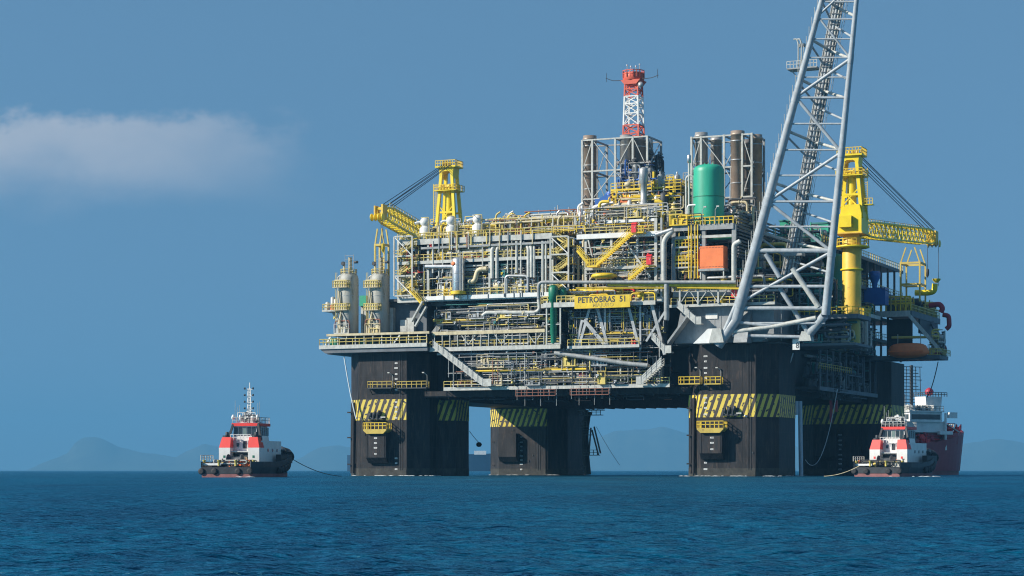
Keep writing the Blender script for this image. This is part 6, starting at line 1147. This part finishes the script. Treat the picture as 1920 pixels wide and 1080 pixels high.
        part(fu, 'funnel_top', ft, 'tred'); part(fu, 'exhaust', MB().lathe((c_, -4.6, z1), [(.75, 0), (.75, .3)], 12), 'tblack'); part(fu, 'emblem', MB().box((c_-.2, -5.84, 3.3), (c_+.15, -5.801, 3.7)), 'dgreen' if not broad else 'tred')
        part(fu, 'base_door', MB().box((c_-.5, -5.83, 2.0), (c_+.4, -5.801, 2.5)), 'light')
    wh = g('wheelhouse', MB().prism([(-1.9, 6.2), (2.4, 6.2), (2.3, 7.0), (2.1, 8.7), (-1.9, 8.7), (-2.1, 7.0)], -3.2, 2.2), 'white')
    for x in (-1.85, -1.05, -.25, .55, 1.35): part(wh, 'window', MB().box((x-.02, -3.27, 7.1), (x+.64, -3.21, 8.5)), 'glass' if x != -.25 else 'wglass')
    for k in range(5): part(wh, 'window', MB().prism([(-2.9+k*1.05, 7.1), (-2.05+k*1.05, 7.1), (-2.05+k*1.05, 8.5), (-2.9+k*1.05, 8.5)], 2.05, 2.36-.0*k, 'vz'), 'glass')
    part(wh, 'lower_band', MB().box((-2.1, -3.3, 6.21), (2.3, -3.21, 6.95)), 'white'); part(wh, 'roof', MB().box((-2.2, -3.6, 8.71), (2.5, 2.6, 9.2)), 'tred')
    for sx in (-1, 1): part(wh, 'support_leg', MB().beam((sx*3.0+.2, -3.8, 6.3), (sx*2.2+.3, -3.4, 9.2), .35), 'tblack')
    part(wh, 'handrail', MB().rail([(-2.1, -3.5, 9.2), (2.4, -3.5, 9.2), (2.4, 2.5, 9.2)], 1.0, .04, .7), 'light')
    ms = g('mast', MB().beam((.1, -1, 9.25), (.0, -1, 11.3), .8).beam((-.28, -1, 11.3), (-.2, -1, mast_h-1), .16).beam((.28, -1, 11.3), (.2, -1, mast_h-1), .16).beam((0, -.7, 11.3), (0, -.8, mast_h), .14), 'white')
    for k in range(9): part(ms, 'mast_rung', MB().beam((-.26, -1, 11.4+k*(mast_h-12.6)/8), (.26, -1, 11.4+k*(mast_h-12.6)/8), .1), 'white')
    for k in range(5):
        z = 10.5+k*(mast_h-11)/4.6
        for sx in (-1, 1): part(ms, 'mast_lamp', MB().lathe((sx*.75, -1.2, z), [(.1, 0), (.17, .04), (.17, .3), (.1, .34)], 8), 'tblack'); part(ms, 'yard', MB().beam((0, -1.1, z), (sx*.75, -1.15, z), .07), 'white')
    for x, h_ in ((-2.1, 3.8), (-1.7, 2.6), (-1.3, 3.0), (1.5, 2.4), (2.0, 3.3), (2.3, 3.6)): part(wh, 'whip_antenna', MB().tube((x, -2.2, 9.3), (x, -2.2, 9.3+h_), .035, 5), 'light')
    for x, r_ in ((-2.3, .3), (1.3, .4), (2.1, .28), (-1.0, .25)): part(wh, 'radome', MB().lathe((x, -2.6, 9.75), [(.1, 0), (r_, .25), (r_*1.05, .5), (r_*.7, .8), (.05, .95)], 12), 'white')
    for sx in (-1, 1): g('side_fender_skirt', MB().box((sx*4.6-.5, 1.0, 2.4), (sx*4.6+.5, 6.5, 3.9)), 'tblack')
    clutter(t, -4.2, 4.2, -10.6, -6.6, 1.75, 3.1, dict(dark=7, tblack=5, yrail=2, light=2, rustm=2, orange=1), 12, 2, 7, .12); clutter(t, -1.9, 2.2, -3.4, 0, 9.3, 11.2, dict(white=5, light=4, dark=3), 8, 0, 3, .07); clutter(t, -1.8, 1.8, -5.8, -4.5, 2.1, 3.6, dict(cream=3, orange=1, dark=4, light=2), 6, 1, 3, .1)
    for sx in (-1, 1): g('exhaust_rim', MB().lathe((sx*2.62, -4.6, 7.1), [(.3, 0), (.3, .5), (.22, .6)], 10), 'dark'); g('ladder', MB().beam((sx*1.35, -4.4, 4.4), (sx*1.35, -4.4, 6.3), .06).beam((sx*1.1, -4.4, 4.4), (sx*1.1, -4.4, 6.3), .06), 'light')
    g('foredeck_winch', MB().box((-1.5, 7.0, 3.2), (1.5, 8.4, 5.2)), 'dark'); g('bow_wall', MB().path([(-3.6, 6.0, 4.2), (-2.8, 8.5, 4.8), (0, 10.4, 5.1), (2.8, 8.5, 4.8), (3.6, 6.0, 4.2)], .55, 8, .8), 'tblack'); g('foredeck_block', MB().box((-3.6, 5.51, 2.2), (3.6, 7.6, 4.6)), 'tblack')
    return t
d1 = 338.0; tug('red and white tug with a tall white mast, alone on open water', Frame((458-960)/F*d1-.1, d1+10, R(-14), .95), 16.2)
d2 = 372.0; tug('smaller red and white tug beside the shaded column, overlapping the maroon ship', Frame((1698-960)/F*d2+.5, d2+9, R(-30), .96), 11.5, True)
# supply ship behind the right tug
sf = Frame((1752-960)/F*520-7.5, 520, R(-60)); ss = thing('supply_ship', 'maroon supply ship with white bridge, bow pointing away from the platform', 'ship', (0, 0, 0), sf)
part(ss, 'lower_hull', hullbody(MB(), 35, 15, (-2, 1.0), .2, 0, .95), 'boot'); part(ss, 'upper_hull', hullbody(MB(), 35.4, 15.2, (1.01, 7.5), 3.6, .14, .95, bowp=2.6), 'maroon')
part(ss, 'forecastle', MB().box((-6, -2, 7.5), (6, 12, 10.2)), 'maroon')
b1 = part(ss, 'bridge_block', MB().box((-6.5, -6, 10.3), (6.5, 7, 12.8)), 'white'); b2 = part(ss, 'bridge', MB().box((-7, -4, 12.81), (7, 6, 15.2)), 'white'); part(b2, 'window_band', MB().box((7.01, -3.5, 13.4), (7.06, 5.5, 14.6)), 'glass'); part(b2, 'window_band', MB().box((-6.5, -4.06, 13.4), (6.5, -4.01, 14.6)), 'glass'); part(b2, 'roof', MB().box((-7.4, -4.5, 15.21), (7.4, 6.5, 15.5)), 'white')
part(b2, 'handrail', MB().rail([(-7, -4.4, 15.5), (7.2, -4.4, 15.5), (7.2, 6.3, 15.5)], 1.1, .06, 1.2), 'light')
part(ss, 'funnel', MB().prism([(2.5, 15.51), (7, 15.51), (7.4, 19.0), (2.2, 19.0)], 1.5, 5.5, 'vz'), 'white'); part(ss, 'radar_dome', MB().lathe((3, 5.5, 19.3), [(.3, 0), (.9, .3), (1.1, 1.0), (.8, 1.6), (.1, 2)], 14), 'maroon2')
part(ss, 'handrail', MB().rail([(1, 2.3, 19.0), (6, 2.3, 19.0), (6, 8.5, 19.0)], 1.0, .07, .9), 'dark')
part(ss, 'white_tank', MB().lathe((-4.5, 3.5, 12), [(.6, 0), (.65, .1), (.65, 7.8), (.5, 8)], 16), 'white')
for i in range(5): part(ss, 'deck_frame', MB().beam((-6+i*3, 7.5, 7.5), (-6+i*3, 7.5, 13), .3).beam((-6+i*3, 7.5, 12.8), (-6+i*3, 12.5, 10.4), .25), 'light')
clutter(ss, -6, 6, 7.6, 14, 10.3, 13.0, dict(maroon2=8, red=3, light=1), 18, 3, 8, .25); clutter(ss, 5, 7.4, -8, 7, 7.6, 10.4, dict(maroon2=8, red=4, dark=3), 14, 3, 8, .25); clutter(ss, 4, 7.3, -5, 6, 15.6, 17, dict(white=5, light=4, dark=1), 8, 2, 6, .15)
part(ss, 'bow_rail', MB().rail([(5, 11, 9.5), (3, 15, 10.4), (0, 18.4, 11.2)], 1.3, .08, 1.4), 'maroon2'); part(ss, 'anchor_windlass', MB().box((-1.5, 12, 9.6), (1.5, 14, 11.8)), 'maroon2'); part(ss, 'white_life_raft', MB().box((6.6, 8, 13.8), (7.5, 10.5, 15.2)), 'white')
part(ss, 'bridge_wing', MB().box((6.5, 5, 9.8), (7.6, 9, 10.6)), 'white'); part(ss, 'wing_post', MB().beam((7.2, 7, 6), (7.2, 7, 15), .4), 'white')
lm_ = part(ss, 'lattice_mast', MB().box((-3.3, 4.7, 12), (-2.7, 5.3, 27)), 'dark'); 
for k in range(13): z = 17+k*.8; part(lm_, 'yard', MB().beam((-3, 5-3.6+(k % 3)*.5, z), (-3, 5+3.4-(k % 4)*.6, z), .16), 'dark')
for yy in (1.8, 3.2, 6.6, 8.2): part(lm_, 'stay', MB().beam((-3, yy, 12), (-3, yy*.85+.75, 26.5), .13), 'dark')
# far tanker
tf = Frame((790-960)/F*2500, 2500, R(-90)); tk = thing('tanker', 'dark blue tanker far off, glimpsed either side of the end column', 'tanker', (0, 0, 0), tf)
part(tk, 'hull', hullbody(MB(), 172, 30, (-3, 19), 2, .02, .95), 'navy'); part(tk, 'deckhouse', MB().box((-9, 62, 19.5), (9, 76, 24)), 'white'); part(tk, 'deck_gear', MB().box((-6, -60, 19.01), (-2, 50, 20.6)), 'light')
for yy in (-20, -45, -48, 10, 25): part(tk, 'deck_crane', MB().beam((-6, yy, 20), (-6, yy, 24), .9), 'light')
# tow ropes of the tugs
solo('tow_rope', MB().path(sag((( 540-960)/F*340, 346, 3.0), ((640-960)/F*372, 372, .1), .6), .06, 6, .01), 'wire', 'dark tow rope running from the lone tug down to the water', 'rope', ((540-960)/F*340, 346, 3.0), WF)
solo('tow_rope', MB().path(sag(((1612-960)/F*362, 362, 1.9), ((1545-960)/F*366, 366, .1), .4), .05, 6, .01), 'cream', 'thin tow rope leading from the tug beside the column into the water', 'rope', ((1612-960)/F*362, 362, 1.9), WF)

# thin foam where the swell breaks on the legs and tugs
def foam():
    rg = random.Random(9); mb = MB()
    def blob(x, y, a, b, r):
        n = 9; vs = [(x, y, .14)]; 
        for i in range(n): t_ = 2*math.pi*i/n; q = rg.uniform(.5, 1.1); dx, dy = a*q*math.cos(t_), b*q*math.sin(t_); vs.append((x+dx*math.cos(r)-dy*math.sin(r), y+dx*math.sin(r)+dy*math.cos(r), rg.uniform(.02, .08)))
        mb.add(vs, [(0, 1+i, 1+(i+1) % n) for i in range(n)], True)
    for cu, cw in COLS:
        for i in range(34):
            q = rg.uniform(-1, 1)*HW; k = rg.random(); p = (cu+q, cw-HW-rg.uniform(.1, 1.0)) if k < .6 else (cu+HW+rg.uniform(0, .9), cw+q); x, y, _ = PF.loc((p[0], p[1], 0)); blob(x, y, rg.uniform(.3, 1.3), rg.uniform(.15, .5), -TH+(0 if k < .6 else 1.57))
    for (x0, y0) in (((458-960)/F*d1-.3, d1+10), ((1698-960)/F*d2+.5, d2+9)):
        for i in range(26): t_ = rg.uniform(0, 6.28); blob(x0+6.3*math.cos(t_), y0+12.5*math.sin(t_), rg.uniform(.3, 1.2), rg.uniform(.2, .6), 0)
    o = bpy.data.objects.new('foam', mesh('foam', mb, 'foamm')); col.objects.link(o); tag(o, 'broken white foam around the columns and tugs', 'foam', None, 'stuff')
foam()
